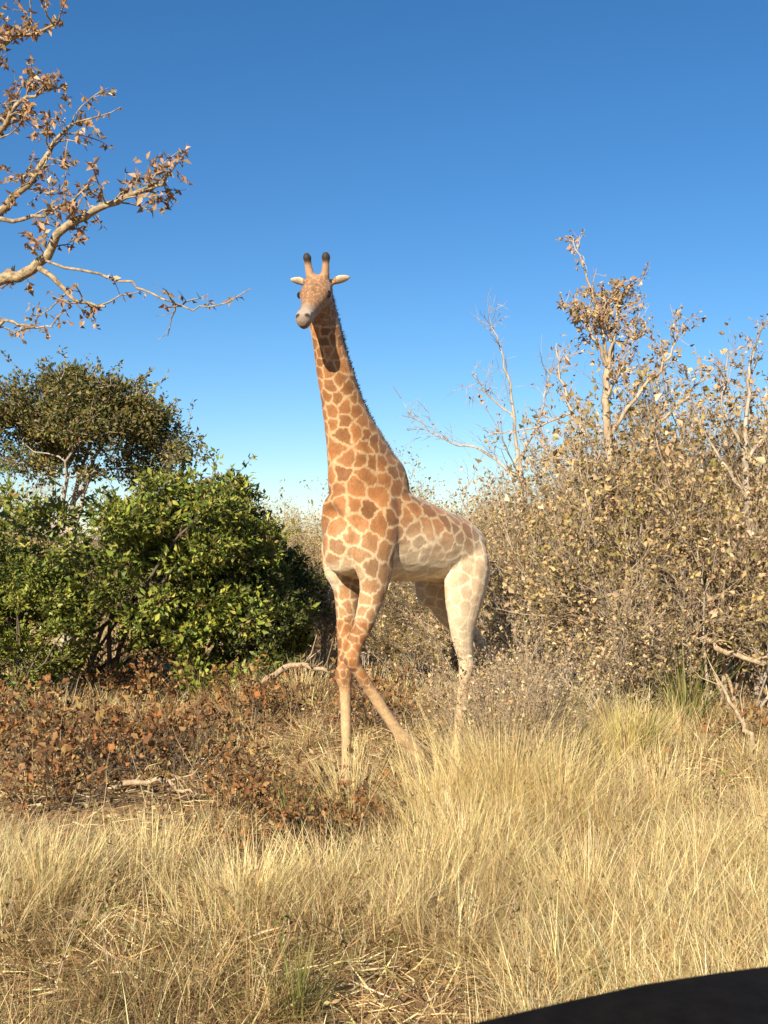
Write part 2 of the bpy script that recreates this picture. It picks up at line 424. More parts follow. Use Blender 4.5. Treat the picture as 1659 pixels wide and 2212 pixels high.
def limb_tree(name, u, d, label, trunk_px, limbs, bark, palette, seed, r0=0.06, leaf=0.06):
    """a tree drawn limb by limb; limbs: (points (u, v, depth), r0, r1, twigs, twig length, leaves per twig)"""
    rng = np.random.default_rng(seed)
    p = at(u, d); o0 = np.array([p.x, d, float(ground_z(p.x, d))])
    root = empty(name, o0); tag(root, label, 'tree')
    def path(px, m_=4):
        P = np.array([np.array(at(a, c, b)) - o0 for a, b, c in px])
        t = np.linspace(0, 1, len(P)); ts = np.linspace(0, 1, len(P) * m_)
        P = np.stack([np.interp(ts, t, P[:, k]) for k in range(3)], 1)
        P[1:-1] = (P[:-2] + 2 * P[1:-1] + P[2:]) / 4; P[1:-1] += rng.normal(0, 0.014, P[1:-1].shape)
        return P
    tb = Tubes(); P = np.vstack([[0, 0, -0.1], path(trunk_px)]); tb.add(P, np.linspace(r0, r0 * 0.5, len(P)), 8)
    add('trunk', tb.mesh('trunk'), bark, root)
    tw = Tubes(); LP_, LA_ = [], []
    for px, ra, rb, n_tw, tl, lf in limbs:
        P = path(px); tb = Tubes(); tb.add(P, np.linspace(ra, rb, len(P)), 6)
        add('branch', tb.mesh('branch'), bark, root)
        for _ in range(n_tw):
            f = rng.uniform(0.2, 1) * (len(P) - 1); i = min(int(f), len(P) - 2); q = P[i] + (f - i) * (P[i + 1] - P[i])
            dd = unit(unit(P[-1] - P[0]) * 0.6 + rng.normal(0, 0.5, 3) + [0, 0, 0.3]); c = [q]
            L = tl * rng.uniform(0.5, 1.3)
            for _k in range(4):
                dd = unit(dd + rng.normal(0, 0.2, 3)); c.append(c[-1] + dd * L / 4)
            tw.add(c, np.linspace(max(rb, 0.005), 0.0025, 5), 4); subs = [np.array(c)]
            for _k in range(3):
                d2 = unit(dd + rng.normal(0, 0.7, 3)); s_ = c[rng.integers(1, 4)]
                e = [s_, s_ + d2 * L * 0.3, s_ + d2 * L * 0.55 + rng.normal(0, 0.02, 3)]; tw.add(e, [0.004, 0.003, 0.0018], 3); subs.append(np.array(e))
            for s_ in subs:
                for _k in range(rng.poisson(lf)):
                    f2 = rng.uniform(0.2, 1) * (len(s_) - 1); j = min(int(f2), len(s_) - 2)
                    LP_.append(s_[j] + (f2 - j) * (s_[j + 1] - s_[j])); LA_.append(rng.normal(0, 0.7, 3) + [0, 0, -0.2])
    o_ = add('twigs', tw.mesh('twigs'), bark, root); o_['kind'] = 'stuff'
    if LP_:
        ln = leaf * rng.uniform(0.6, 1.35, len(LP_))
        o_ = add('foliage', leaf_mesh('foliage', np.array(LP_), np.array(LA_), ln, ln * rng.uniform(0.4, 0.65, len(ln)), tints(rng, len(ln), palette, 0.2), rng, 0.3), M_DRY, root)
        o_['kind'] = 'stuff'
    return root
PALELEAF = [(0.46, 0.31, 0.16, 3), (0.38, 0.25, 0.12, 2), (0.30, 0.21, 0.11, 2), (0.52, 0.38, 0.2, 1)]
limb_tree('dead_tree', 1335, 13.4, 'tallest dry tree on the right, topped by a tuft of brown leaves',
    [(1328, 1300, 13.4), (1318, 1050, 13.4), (1310, 880, 13.35), (1318, 770, 13.35)], [
    ([(1316, 800, 13.35), (1300, 700, 13.3), (1275, 600, 13.3), (1240, 518, 13.3)], 0.026, 0.006, 12, 0.26, 2.6),
    ([(1318, 790, 13.35), (1332, 690, 13.5), (1352, 622, 13.5)], 0.024, 0.006, 20, 0.34, 5.5),
    ([(1316, 800, 13.35), (1280, 715, 13.2), (1238, 668, 13.2)], 0.022, 0.006, 20, 0.34, 5.5),
    ([(1318, 770, 13.35), (1316, 700, 13.4), (1305, 640, 13.4)], 0.022, 0.006, 22, 0.36, 6),
    ([(1312, 860, 13.35), (1345, 790, 13.1), (1378, 720, 13.0)], 0.02, 0.006, 14, 0.36, 4.5),
    ([(1314, 1010, 13.4), (1235, 885, 13.7), (1210, 800, 13.7), (1204, 740, 13.7)], 0.024, 0.006, 12, 0.36, 1.4),
    ([(1240, 890, 13.7), (1160, 925, 13.9), (1085, 935, 14.0)], 0.016, 0.005, 9, 0.35, 0.6),
    ([(1312, 950, 13.4), (1390, 840, 13.2), (1450, 770, 13.0), (1478, 695, 13.0)], 0.028, 0.006, 16, 0.36, 2.6),
    ([(1320, 1080, 13.4), (1410, 930, 13.6), (1490, 850, 13.7), (1545, 795, 13.8)], 0.026, 0.006, 14, 0.4, 1.6),
    ([(1318, 1100, 13.4), (1290, 1000, 13.1), (1180, 985, 13.0)], 0.02, 0.006, 10, 0.4, 1.6)], M_BARK_TAN, PALELEAF, 301, 0.07)
limb_tree('dead_tree', 1640, 12.8, 'twiggy upright dry tree at the right edge, forked near its top',
    [(1632, 1300, 12.8), (1615, 1080, 12.8), (1610, 930, 12.8)], [
    ([(1612, 960, 12.8), (1618, 850, 12.8), (1624, 780, 12.7), (1650, 700, 12.7)], 0.03, 0.006, 14, 0.3, 1.4),
    ([(1612, 980, 12.8), (1560, 880, 12.6), (1575, 760, 12.5)], 0.024, 0.006, 14, 0.34, 1.6),
    ([(1612, 1000, 12.8), (1680, 900, 12.9), (1720, 780, 13.0)], 0.024, 0.006, 14, 0.4, 1.6),
    ([(1618, 1080, 12.8), (1540, 960, 13.0), (1500, 900, 13.1)], 0.024, 0.006, 12, 0.4, 1.6)], M_BARK_GREY, PALELEAF, 302, 0.06)
limb_tree('bare_tree', 1135, 18.0, 'leafless grey branching tree with sky behind it, right of the giraffe\'s rump',
    [(1135, 1250, 18.0), (1128, 1080, 18.0), (1118, 970, 18.0)], [
    ([(1118, 980, 18.0), (1108, 850, 18.0), (1082, 750, 18.1), (1060, 690, 18.1)], 0.03, 0.006, 16, 0.5, 0.15),
    ([(1122, 1030, 18.0), (1040, 970, 18.2), (960, 955, 18.4), (880, 888, 18.4)], 0.028, 0.006, 16, 0.5, 0.15),
    ([(1120, 1000, 18.0), (1170, 900, 17.8), (1190, 800, 17.8)], 0.026, 0.006, 14, 0.5, 0.15),
    ([(1112, 900, 18.0), (1050, 850, 18.0), (1020, 800, 18.0)], 0.018, 0.005, 12, 0.45, 0.15)], M_BARK_GREY, PALELEAF, 303, 0.07)
put(bare2, 1490, 14.0, 'thin upright dry tree right of the tallest dry tree', 'tree', sc=1.2, rz=1.1)
put(bare2, 1575, 14.6, 'slim dry tree behind the forked tree at the right edge', 'tree', sc=1.15, rz=3.0)
put(bare2, 1410, 14.8, 'thin branching dry tree close behind the tallest dry tree', 'tree', sc=1.25, rz=5.0)
put(bare, 1010, 21.0, 'faint leafless tree low behind the giraffe\'s back', 'tree', sc=1.0, rz=2.0)
put(bare, 1270, 15.5, 'leafless branching tree just left of the tallest dry tree', 'tree', sc=0.95, rz=4.1)
SH = [  # proto, u, depth, scale, label
    (0, 1080, 14.6, 1.0, 'tan dry shrub beside the giraffe\'s hind legs'),
    (1, 1190, 13.8, 1.1, 'olive tan dry shrub standing second to the right of the giraffe'),
    (3, 1260, 13.0, 1.0, 'low tan shrub in front of the tallest dry tree'),
    (2, 1395, 14.6, 1.3, 'tall olive shrub at the foot of the tallest dry tree'),
    (4, 1470, 13.4, 1.45, 'sparse tan shrub in the middle of the right thicket'),
    (1, 1560, 12.6, 1.3, 'olive shrub near the right edge above the pale fallen branch'),
    (0, 1650, 12.9, 1.45, 'big tan shrub cut by the right edge'),
    (2, 1590, 15.0, 1.6, 'tall olive shrub at the back of the thicket near the right edge'),
    (4, 1140, 16.2, 1.15, 'pale twiggy shrub behind the giraffe\'s rump'),
    (3, 1350, 12.2, 0.8, 'low tan shrub at the front edge of the thicket'),
    (0, 1450, 15.8, 1.65, 'tan shrub deep in the thicket between the two upright dry trees'),
    (4, 1420, 12.9, 1.5, 'wispy bare shrub rising between the tallest dry tree and the slim dry tree'),
    (4, 1530, 13.6, 1.75, 'tall wispy bare shrub rising near the right edge'),
    (4, 1075, 9.0, 0.6, 'wispy tan shrub standing in front of the giraffe\'s rear hind leg'),
    (3, 1130, 10.2, 0.62, 'low leafy tan shrub in the grass just right of the giraffe\'s hind legs'),
    (1, 1010, 17.0, 0.9, 'olive shrub seen under the giraffe\'s back end'),
    (2, 870, 17.5, 0.72, 'olive shrub seen between the giraffe\'s front and hind legs'),
    (3, 800, 16.4, 0.7, 'brownish shrub seen behind the giraffe\'s bent front leg'),
    (1, 930, 15.6, 0.62, 'low olive brown shrub behind the giraffe\'s belly'),
    (4, 700, 17.5, 0.8, 'pale shrub in the gap between the dark bush and the giraffe'),
]
for k, u, d, s, lab in SH:
    put(dry[k], u, d, lab, 'shrub', 'dry shrubs of the thicket', sc=s)
FAR = (('far olive bush in the gap between the small dark green bush and the giraffe', 560, 720, 4), ('far scrub bush seen under the giraffe\'s belly between its legs', 760, 960, 5),
       ('far scrub bush behind the thicket just right of the giraffe\'s rump', 1000, 1240, 7), ('far scrub bush behind the tallest dry tree', 1260, 1420, 5), ('far scrub bush behind the thicket at the right edge', 1450, 1720, 7),
       ('far scrub bush mostly hidden behind the green bushes on the left', -60, 520, 6))
for lab, u0, u1, k in FAR:                                    # far off, nothing tells those of one gap apart
    for i in range(k):
        put(PRG.choice(dry if u0 > 900 else dry[1:3]), u0 + (u1 - u0) * (i + PRG.uniform(0.2, 0.8)) / k, PRG.uniform(22, 42), lab, 'bush', lab.replace('bush', 'bushes'), sc=PRG.uniform(0.95, 1.3))

# ------------------------------------------------------------------ low rusty brush, left foreground
low = [plant('dead_shrub', *grow_plant(70 + i, h, st, 0.3, RUST, 0.05, lp, 0.009, 3, 6, 0.9, 0.16, 0.55, up=-0.01), M_BARK_DARK, M_DRY)
       for i, (h, st, lp) in enumerate([(0.7, 14, 6.0), (0.55, 12, 4.5), (0.85, 10, 3.0)])]
LOW = [
    (0, 90, 10.4, 1.0, 'rusty low shrub at the left edge with dark gaps under it'),
    (1, 210, 9.6, 1.1, 'rusty low shrub in the left foreground, nearest of the brown brush to the left edge'),
    (0, 300, 10.6, 0.95, 'brown low shrub below the shaded foot of the big green bush'),
    (2, 395, 9.4, 0.9, 'twiggy brown dead shrub with a dark hollow beside it, left of the reddest patch'),
    (1, 460, 11.6, 1.0, 'dead brown shrub behind the twiggy one, near the shade of the green bushes'),
    (0, 560, 8.6, 0.75, 'reddest low shrub, left of the green stalk in the grass'),
    (1, 690, 8.3, 0.85, 'reddish dead shrub below the giraffe\'s straight front leg'),
    (2, 690, 12.6, 0.9, 'dead brown shrub just left of the giraffe\'s front hoof'),
    (1, 20, 11.8, 1.0, 'brown dead shrub at the left edge under the yellow green bush'),
    (1, 800, 8.0, 0.7, 'low reddish shrub below the giraffe\'s bent front leg'),
    (0, 640, 7.5, 0.62, 'small reddish shrub nearest the viewer, beside the green stalk'),
    (1, 130, 8.2, 0.8, 'brown low shrub at the lower left, behind the pale grass'),
    (0, 270, 14.0, 1.0, 'brown dead shrub in the gap under the big green bush'),
    (1, 345, 14.3, 1.1, 'dead shrub in the shade between the big bush and the rounded bush'),
    (2, 830, 12.0, 0.9, 'dark twiggy shrub between the giraffe\'s front legs and hind legs'),
    (0, 560, 12.8, 0.9, 'brown leafy low shrub in front of the small dark green bush'),
    (2, 1620, 10.8, 0.9, 'brown dead shrub by the pale fallen branch at the right edge'),
]
for k, u, d, s, lab in LOW:
    put(low[k], u, d, lab, 'shrub', 'low dead shrubs in the grass', sc=s)

# ------------------------------------------------------------------ brown-leaved tree leaning in from the top left
BK = 1.38                                                     # size and distance of this tree
tt = empty('brown_leaved_tree', (-4.6 * BK, 7.2 * BK, float(ground_z(-4.6 * BK, 7.2 * BK))))
tag(tt, 'brown leaved tree reaching in from the top left with a pale crooked branch', 'tree')
tl = np.array(tt.location)
trunk = Tubes()
trunk.add([np.array(p) * BK for p in [(0, 0, -0.1), (0.05, 0, 0.8), (0.0, 0.05, 1.6), (0.12, 0.05, 2.5), (0.3, 0, 3.3), (0.32, 0, 4.3), (0.45, 0.1, 5.4), (0.6, 0.1, 6.2)]],
          np.array([0.19, 0.16, 0.145, 0.13, 0.115, 0.09, 0.06, 0.03]) * BK, 10)
add('trunk', trunk.mesh('trunk'), M_BARK_PALE, tt)
LEAFP = []          # (point, direction)
rngt = np.random.default_rng(77)
twigs = Tubes()
def limb(px, d0, d1, r0, r1, start=None, twig=True, leafy=1.0, n_twig=9, tl_=0.38):
    d0, d1, r0, r1, tl_ = d0 * BK, d1 * BK, r0 * BK, r1 * BK, tl_ * BK
    pts = [np.array(start) * (BK if isinstance(start, tuple) else 1)] if start is not None else []
    for i, (u, v) in enumerate(px):
        pts.append(np.array(at(u, d0 + (d1 - d0) * i / max(1, len(px) - 1), v)) - tl)
    pts = np.array(pts)
    t = np.linspace(0, 1, len(pts)); ts = np.linspace(0, 1, len(pts) * 3)
    P = np.stack([np.interp(ts, t, pts[:, k]) for k in range(3)], 1)
    P[1:-1] = (P[:-2] + 2 * P[1:-1] + P[2:]) / 4
    P[1:-1] += rngt.normal(0, 0.012, P[1:-1].shape)
    tb = Tubes(); tb.add(P, np.linspace(r0, r1, len(P)), 7)
    add('branch', tb.mesh('branch'), M_BARK_PALE, tt)
    if twig:
        for _ in range(n_twig):
            f = rngt.uniform(0.3, 1) * (len(P) - 1); i = min(int(f), len(P) - 2); q = P[i] + (f - i) * (P[i + 1] - P[i])
            d = unit((P[-1] - P[0]) / np.linalg.norm(P[-1] - P[0]) * 0.5 + rngt.normal(0, 0.6, 3) + [0, 0, 0.25])
            L = tl_ * rngt.uniform(0.5, 1.3)
            c = [q]
            for _k in range(4):
                d = unit(d + rngt.normal(0, 0.22, 3)); c.append(c[-1] + d * L / 4)
            twigs.add(c, np.linspace(0.0085, 0.003, 5), 4)
            sub = [np.array(c)]
            for _k in range(2):
                d2 = unit(d + rngt.normal(0, 0.7, 3)); s = c[rngt.integers(1, 4)]
                e = [s, s + d2 * L * 0.3, s + d2 * L * 0.55 + rngt.normal(0, 0.02, 3)]
                twigs.add(e, [0.004, 0.003, 0.0018], 3); sub.append(np.array(e))
            for s_ in sub:
                for _k in range(rngt.poisson(4.6 * leafy)):
                    f2 = rngt.uniform(0.35, 1) * (len(s_) - 1); j = min(int(f2), len(s_) - 2)
                    LEAFP.append((s_[j] + (f2 - j) * (s_[j + 1] - s_[j]), unit(rngt.normal(0, 0.7, 3) + [0, 0, -0.25])))
limb([(-40, 600), (30, 592), (80, 574), (120, 500), (190, 455), (260, 425), (318, 402)], 7.0, 6.7, 0.045, 0.014, (0.1, 0.05, 2.4), leafy=1.2, n_twig=19, tl_=0.3)
limb([(300, 410), (345, 395), (378, 345)], 6.7, 6.6, 0.012, 0.005, None, leafy=1.0, n_twig=6, tl_=0.2)
limb([(80, 575), (130, 610), (155, 650), (225, 660)], 6.9, 6.8, 0.02, 0.006, None, leafy=1.1, n_twig=7, tl_=0.25)
limb([(225, 595), (290, 612), (350, 640), (420, 668), (480, 655), (540, 622)], 6.8, 6.5, 0.009, 0.003, np.array(at(95, 6.85 * BK, 560)) - tl, leafy=0.35, n_twig=6, tl_=0.18)
limb([(-60, 520), (0, 440), (60, 395), (110, 300), (165, 255)], 7.1, 6.8, 0.035, 0.007, (0.15, 0.05, 2.8), leafy=1.5, n_twig=18, tl_=0.3)
limb([(-50, 330), (0, 270), (40, 210), (110, 175)], 7.1, 6.8, 0.03, 0.006, (0.3, 0.02, 3.4), leafy=2.2, n_twig=16, tl_=0.28)
limb([(-60, 140), (0, 85), (60, 60), (120, 38)], 7.1, 6.8, 0.028, 0.005, (0.32, 0.0, 4.0), leafy=2.2, n_twig=15, tl_=0.26)
limb([(60, 470), (140, 440), (200, 380)], 7.0, 6.9, 0.016, 0.005, np.array(at(-20, 7.05 * BK, 470)) - tl, leafy=1.0, n_twig=7, tl_=0.24)
limb([(-40, 720), (10, 690), (60, 700), (110, 705)], 7.1, 6.9, 0.018, 0.004, (0.06, 0.05, 2.2), leafy=0.8, n_twig=6, tl_=0.24)
for a, z0 in ((2.4, 3.2), (3.5, 2.7), (4.4, 3.9), (1.6, 4.2), (5.2, 4.9), (0.6, 5.2)):   # limbs on the sides out of the frame
    tb = Tubes(); s = np.array([0.2, 0.03, z0]) * BK; d = unit([math.cos(a), math.sin(a), 0.5])
    P = [s]
    for _ in range(6):
        d = unit(d + rngt.normal(0, 0.18, 3)); P.append(P[-1] + d * 0.38)
    tb.add(P, np.linspace(0.05, 0.01, 7), 6); add('branch', tb.mesh('branch'), M_BARK_PALE, tt)
    for _ in range(10):
        q = P[rngt.integers(2, 7)]; d2 = unit(d * 0.5 + rngt.normal(0, 0.7, 3)); e = [q, q + d2 * 0.2, q + d2 * 0.42 + rngt.normal(0, 0.04, 3)]
        twigs.add(e, [0.007, 0.005, 0.002], 3)
        for _k in range(8):
            LEAFP.append((e[1] + rngt.uniform(0, 1) * (e[2] - e[1]), unit(rngt.normal(0, 0.7, 3) + [0, 0, -0.3])))
o = add('twigs', twigs.mesh('twigs'), M_BARK_PALE, tt); o['kind'] = 'stuff'
LP = np.array([p for p, _ in LEAFP]); LD = np.array([d for _, d in LEAFP])
uu = (LP[:, 0] + tl[0]) / (LP[:, 1] + tl[1]) * F_PX + 829.5
order = np.argsort(uu < 0, kind='stable')                     # leaves inside the frame first
one = []
for k in range(6):                                            # six leaf shapes shared by the single leaves
    ln = np.array([0.078 * rngt.uniform(0.8, 1.3)])
    one.append(leaf_mesh('leaf', np.zeros((1, 3)), np.array([[0, 0, 1.0]]), ln, ln * 0.5, tints(rngt, 1, BROWNLEAF, 0.1), rngt, 0.3))
for i in order[:280]:
    o = add('leaf', one[int(rngt.integers(6))], M_DRY, tt)
    o.location = LP[i]
    o.rotation_euler = Vector(LD[i]).to_track_quat('Z', 'Y').to_euler()
rest = order[280:]
if len(rest):
    ln = 0.06 * rngt.uniform(0.7, 1.3, len(rest))
    o = add('foliage', leaf_mesh('foliage', LP[rest], LD[rest], ln, ln * 0.5, tints(rngt, len(rest), BROWNLEAF, 0.2), rngt, 0.3), M_DRY, tt)
    o['kind'] = 'stuff'

# ------------------------------------------------------------------ giraffe
TH = R(45)
GF, GL = np.array([-math.sin(TH), -math.cos(TH), 0]), np.array([math.cos(TH), -math.sin(TH), 0])
GO = np.array([-0.109, 9.25, 0.0]); GO[2] = float(ground_z(-0.109, 9.25))
gir = empty('giraffe', GO)
tag(gir, 'giraffe walking with one front leg bent, its head turned to the camera', 'giraffe')
def L2W(p):                                                   # giraffe axes (forward, left, up) to the thing's own axes
    p = np.asarray(p, float)
    return p[..., 0:1] * GF + p[..., 1:2] * GL + p[..., 2:3] * np.array([0, 0, 1.0])
GV, GFc, gn = [], [], 0
def catmull(P, n_):
    P = np.asarray(P, float)
    Q_ = np.vstack([2 * P[0] - P[1], P, 2 * P[-1] - P[-2]])
    out_ = []
    for i in range(len(P) - 1):
        p0, p1, p2, p3 = Q_[i:i + 4]
        for t in np.linspace(0, 1, n_, endpoint=False):
            out_.append(0.5 * ((2 * p1) + (-p0 + p2) * t + (2 * p0 - 5 * p1 + 4 * p2 - p3) * t * t + (-p0 + 3 * p1 - 3 * p2 + p3) * t ** 3))
    out_.append(P[-1])
    return np.array(out_)
def loft(ctrl, side=(0, 1, 0), k=20, n_=6, frame=None):
    """ctrl rows: x, y, z, r_side, r_other; side = direction of r_side"""
    global gn
    C = catmull(ctrl, n_)
    P, ra, rb = C[:, :3], np.maximum(C[:, 3], 0.004), np.maximum(C[:, 4], 0.004)
    T = unit(np.gradient(P, axis=0)); S = np.tile(np.asarray(side, float), (len(P), 1))
    S = unit(S - T * (S * T).sum(1)[:, None]); U = np.cross(T, S)
    an = np.arange(k) * 2 * math.pi / k
    ring = P[:, None] + np.cos(an)[None, :, None] * (S * ra[:, None])[:, None] + np.sin(an)[None, :, None] * (U * rb[:, None])[:, None]
    m_ = len(P)
    V = np.vstack([ring.reshape(-1, 3), P[0], P[-1]])
    i = np.arange(m_ - 1)[:, None] * k; j = np.arange(k)[None]; j2 = (j + 1) % k
    q = np.stack([i + j, i + j2, i + k + j2, i + k + j], -1).reshape(-1, 4)
    faces = [tuple(r + gn) for r in q.tolist()] if False else [tuple(int(x) + gn for x in r) for r in q]
    for a in range(k):
        faces.append((gn + (a + 1) % k, gn + a, gn + m_ * k))
        faces.append((gn + (m_ - 1) * k + a, gn + (m_ - 1) * k + (a + 1) % k, gn + m_ * k + 1))
    GV.append(V); GFc.extend(faces); gn += len(V)
# trunk of the body
loft([(0.46, 0, 2.16, 0.07, 0.12), (0.38, 0, 2.16, 0.17, 0.3), (0.2, 0, 2.22, 0.26, 0.40), (-0.05, 0, 2.24, 0.3, 0.42), (-0.4, 0, 2.17, 0.335, 0.375),
      (-0.75, 0, 2.11, 0.345, 0.325), (-1.0, 0, 2.07, 0.32, 0.3), (-1.2, 0, 2.03, 0.24, 0.24), (-1.32, 0, 2.0, 0.1, 0.12)], k=28)
# neck
NECK = [(-0.05, 0, 2.25, 0.26, 0.36), (0.02, 0, 2.55, 0.235, 0.42), (0.12, 0, 2.78, 0.205, 0.34), (0.225, 0, 3.02, 0.17, 0.25), (0.32, 0, 3.26, 0.145, 0.19), (0.41, 0, 3.52, 0.125, 0.16),
        (0.485, 0, 3.76, 0.112, 0.14), (0.55, 0, 3.97, 0.105, 0.125), (0.59, 0, 4.09, 0.1, 0.115)]
loft(NECK, k=26)
# head: turned towards the camera, muzzle down
HP = np.array([0.575, 0.0, 4.14])
hd_w = unit([-0.17, -0.86, -0.52]); hr_w = unit(np.cross(hd_w, [0, 0, 1.0])); hu_w = np.cross(hr_w, hd_w)
W2L = lambda v: np.array([np.dot(v, GF), np.dot(v, GL), v[2]])
HD, HR_, HU = W2L(hd_w), W2L(hr_w), W2L(hu_w)                 # head axes: along, to the picture's right hand, up
def H(s, r=0.0, u=0.0): return HP + HD * s + HR_ * r + HU * u
def hrow(s, r, u, a, b): return (*H(s, r, u), a, b)
loft([hrow(-0.13, 0, -0.03, 0.05, 0.06), hrow(-0.05, 0, 0, 0.1, 0.115), hrow(0.06, 0, 0.01, 0.118, 0.125), hrow(0.17, 0, 0.0, 0.112, 0.115), hrow(0.29, 0, -0.015, 0.082, 0.09),
      hrow(0.41, 0, -0.03, 0.062, 0.07), hrow(0.52, 0, -0.035, 0.06, 0.06), hrow(0.59, 0, -0.04, 0.058, 0.05), hrow(0.635, 0, -0.045, 0.035, 0.03)], side=HR_, k=24)
loft([hrow(0.05, 0, -0.1, 0.06, 0.05), hrow(0.25, 0, -0.09, 0.045, 0.04), hrow(0.45, 0, -0.085, 0.04, 0.03), hrow(0.57, 0, -0.085, 0.038, 0.026), hrow(0.61, 0, -0.08, 0.02, 0.015)], side=HR_, k=16)
for s in (-1, 1):
    loft([hrow(0.0, s * 0.05, 0.07, 0.045, 0.05), hrow(-0.02, s * 0.066, 0.155, 0.033, 0.035), hrow(-0.04, s * 0.074, 0.22, 0.030, 0.032), hrow(-0.05, s * 0.077, 0.26, 0.037, 0.038), hrow(-0.055, s * 0.079, 0.295, 0.018, 0.018)], side=HR_, k=14)
    # ear: a leaf-shaped blade
    loft([(*H(-0.05, s * 0.09, 0.045), 0.025, 0.025), (*H(-0.06, s * 0.13, 0.055), 0.038, 0.02), (*H(-0.07, s * 0.175, 0.066), 0.046, 0.017), (*H(-0.075, s * 0.22, 0.073), 0.032, 0.015), (*H(-0.08, s * 0.25, 0.076), 0.012, 0.012)], side=HU * 0.8 + HD * 0.3, k=14)
    loft([hrow(0.1, s * 0.085, 0.035, 0.03, 0.03), hrow(0.15, s * 0.098, 0.03, 0.034, 0.034), hrow(0.2, s * 0.082, 0.02, 0.028, 0.028)], side=HR_, k=12)  # brow over the eye
    loft([hrow(0.5, s * 0.035, 0.005, 0.02, 0.018), hrow(0.56, s * 0.038, -0.005, 0.023, 0.02), hrow(0.6, s * 0.034, -0.02, 0.015, 0.015)], side=HR_, k=10)  # nostril wings
loft([hrow(0.16, 0, 0.1, 0.03, 0.02), hrow(0.22, 0, 0.1, 0.035, 0.03), hrow(0.3, 0, 0.07, 0.025, 0.02)], side=HR_, k=12)                                    # brow bump
# legs: x, y, z, r_side, r_other
loft([(0.15, -0.17, 2.3, 0.1, 0.2), (0.14, -0.2, 2.0, 0.115, 0.2), (0.08, -0.2, 1.74, 0.1, 0.135), (0.1, -0.19, 1.42, 0.075, 0.09), (0.12, -0.18, 1.14, 0.062, 0.07), (0.13, -0.18, 1.03, 0.066, 0.075), (0.12, -0.18, 0.9, 0.05, 0.055),
      (0.11, -0.18, 0.6, 0.042, 0.046), (0.1, -0.18, 0.3, 0.045, 0.05), (0.1, -0.18, 0.22, 0.056, 0.062), (0.13, -0.18, 0.13, 0.052, 0.058), (0.16, -0.18, 0.06, 0.058, 0.07), (0.16, -0.18, 0.03, 0.05, 0.06)], k=16)
loft([(0.15, 0.17, 2.3, 0.1, 0.2), (0.16, 0.2, 2.02, 0.115, 0.2), (0.16, 0.2, 1.78, 0.1, 0.135), (0.25, 0.19, 1.52, 0.075, 0.09), (0.345, 0.165, 1.31, 0.062, 0.07), (0.368, 0.162, 1.25, 0.068, 0.074), (0.36, 0.16, 1.2, 0.068, 0.074), (0.31, 0.165, 1.125, 0.05, 0.054),
      (0.13, 0.2, 0.87, 0.042, 0.046), (-0.06, 0.245, 0.61, 0.045, 0.05), (-0.11, 0.255, 0.55, 0.056, 0.062), (-0.2, 0.275, 0.46, 0.05, 0.055), (-0.27, 0.29, 0.36, 0.055, 0.066), (-0.28, 0.29, 0.33, 0.045, 0.055)], k=16)
loft([(-1.0, 0.15, 2.15, 0.13, 0.2), (-0.97, 0.21, 1.9, 0.15, 0.27), (-0.9, 0.235, 1.6, 0.125, 0.2), (-0.9, 0.22, 1.36, 0.09, 0.125), (-0.96, 0.2, 1.16, 0.065, 0.085), (-0.98, 0.195, 1.05, 0.06, 0.08), (-0.95, 0.195, 0.92, 0.05, 0.058),
      (-0.89, 0.195, 0.6, 0.044, 0.048), (-0.84, 0.195, 0.3, 0.046, 0.052), (-0.82, 0.195, 0.22, 0.056, 0.062), (-0.79, 0.195, 0.13, 0.052, 0.058), (-0.76, 0.195, 0.06, 0.058, 0.07), (-0.76, 0.195, 0.03, 0.05, 0.06)], k=16)
loft([(-1.02, -0.15, 2.12, 0.13, 0.2), (-1.08, -0.21, 1.86, 0.15, 0.25), (-1.2, -0.22, 1.56, 0.115, 0.18), (-1.42, -0.2, 1.33, 0.08, 0.11), (-1.62, -0.19, 1.15, 0.062, 0.08), (-1.68, -0.185, 1.05, 0.06, 0.078), (-1.69, -0.185, 0.92, 0.05, 0.058),
      (-1.71, -0.185, 0.6, 0.044, 0.048), (-1.72, -0.185, 0.3, 0.046, 0.052), (-1.71, -0.185, 0.22, 0.056, 0.062), (-1.67, -0.185, 0.13, 0.052, 0.058), (-1.64, -0.185, 0.06, 0.058, 0.07), (-1.64, -0.185, 0.03, 0.05, 0.06)], k=16)
# shoulder blades, haunches and knee pads under the skin
for s in (-1, 1):
    loft([(0.0, s * 0.16, 2.6, 0.04, 0.07), (0.03, s * 0.2, 2.45, 0.075, 0.14), (0.08, s * 0.232, 2.2, 0.085, 0.17), (0.16, s * 0.24, 1.98, 0.08, 0.13), (0.15, s * 0.22, 1.8, 0.06, 0.09)], k=14)
    loft([(-1.0, s * 0.22, 2.2, 0.05, 0.08), (-1.02, s * 0.27, 2.0, 0.08, 0.15), (-0.98, s * 0.275, 1.75, 0.08, 0.14), (-0.95, s * 0.26, 1.55, 0.05, 0.08)], k=14)
loft([(0.16, -0.18, 1.12, 0.03, 0.03), (0.165, -0.18, 1.05, 0.062, 0.05), (0.155, -0.18, 0.96, 0.045, 0.04)], k=12)
loft([(0.36, 0.163, 1.31, 0.03, 0.03), (0.395, 0.16, 1.23, 0.06, 0.05), (0.36, 0.163, 1.14, 0.045, 0.04)], k=12)
loft([(-1.06, 0.195, 1.14, 0.02, 0.03), (-1.06, 0.195, 1.05, 0.03, 0.035), (-1.02, 0.195, 0.95, 0.02, 0.03)], k=10)
loft([(-1.73, -0.185, 1.13, 0.02, 0.03), (-1.75, -0.185, 1.05, 0.03, 0.035), (-1.74, -0.185, 0.95, 0.02, 0.03)], k=10)
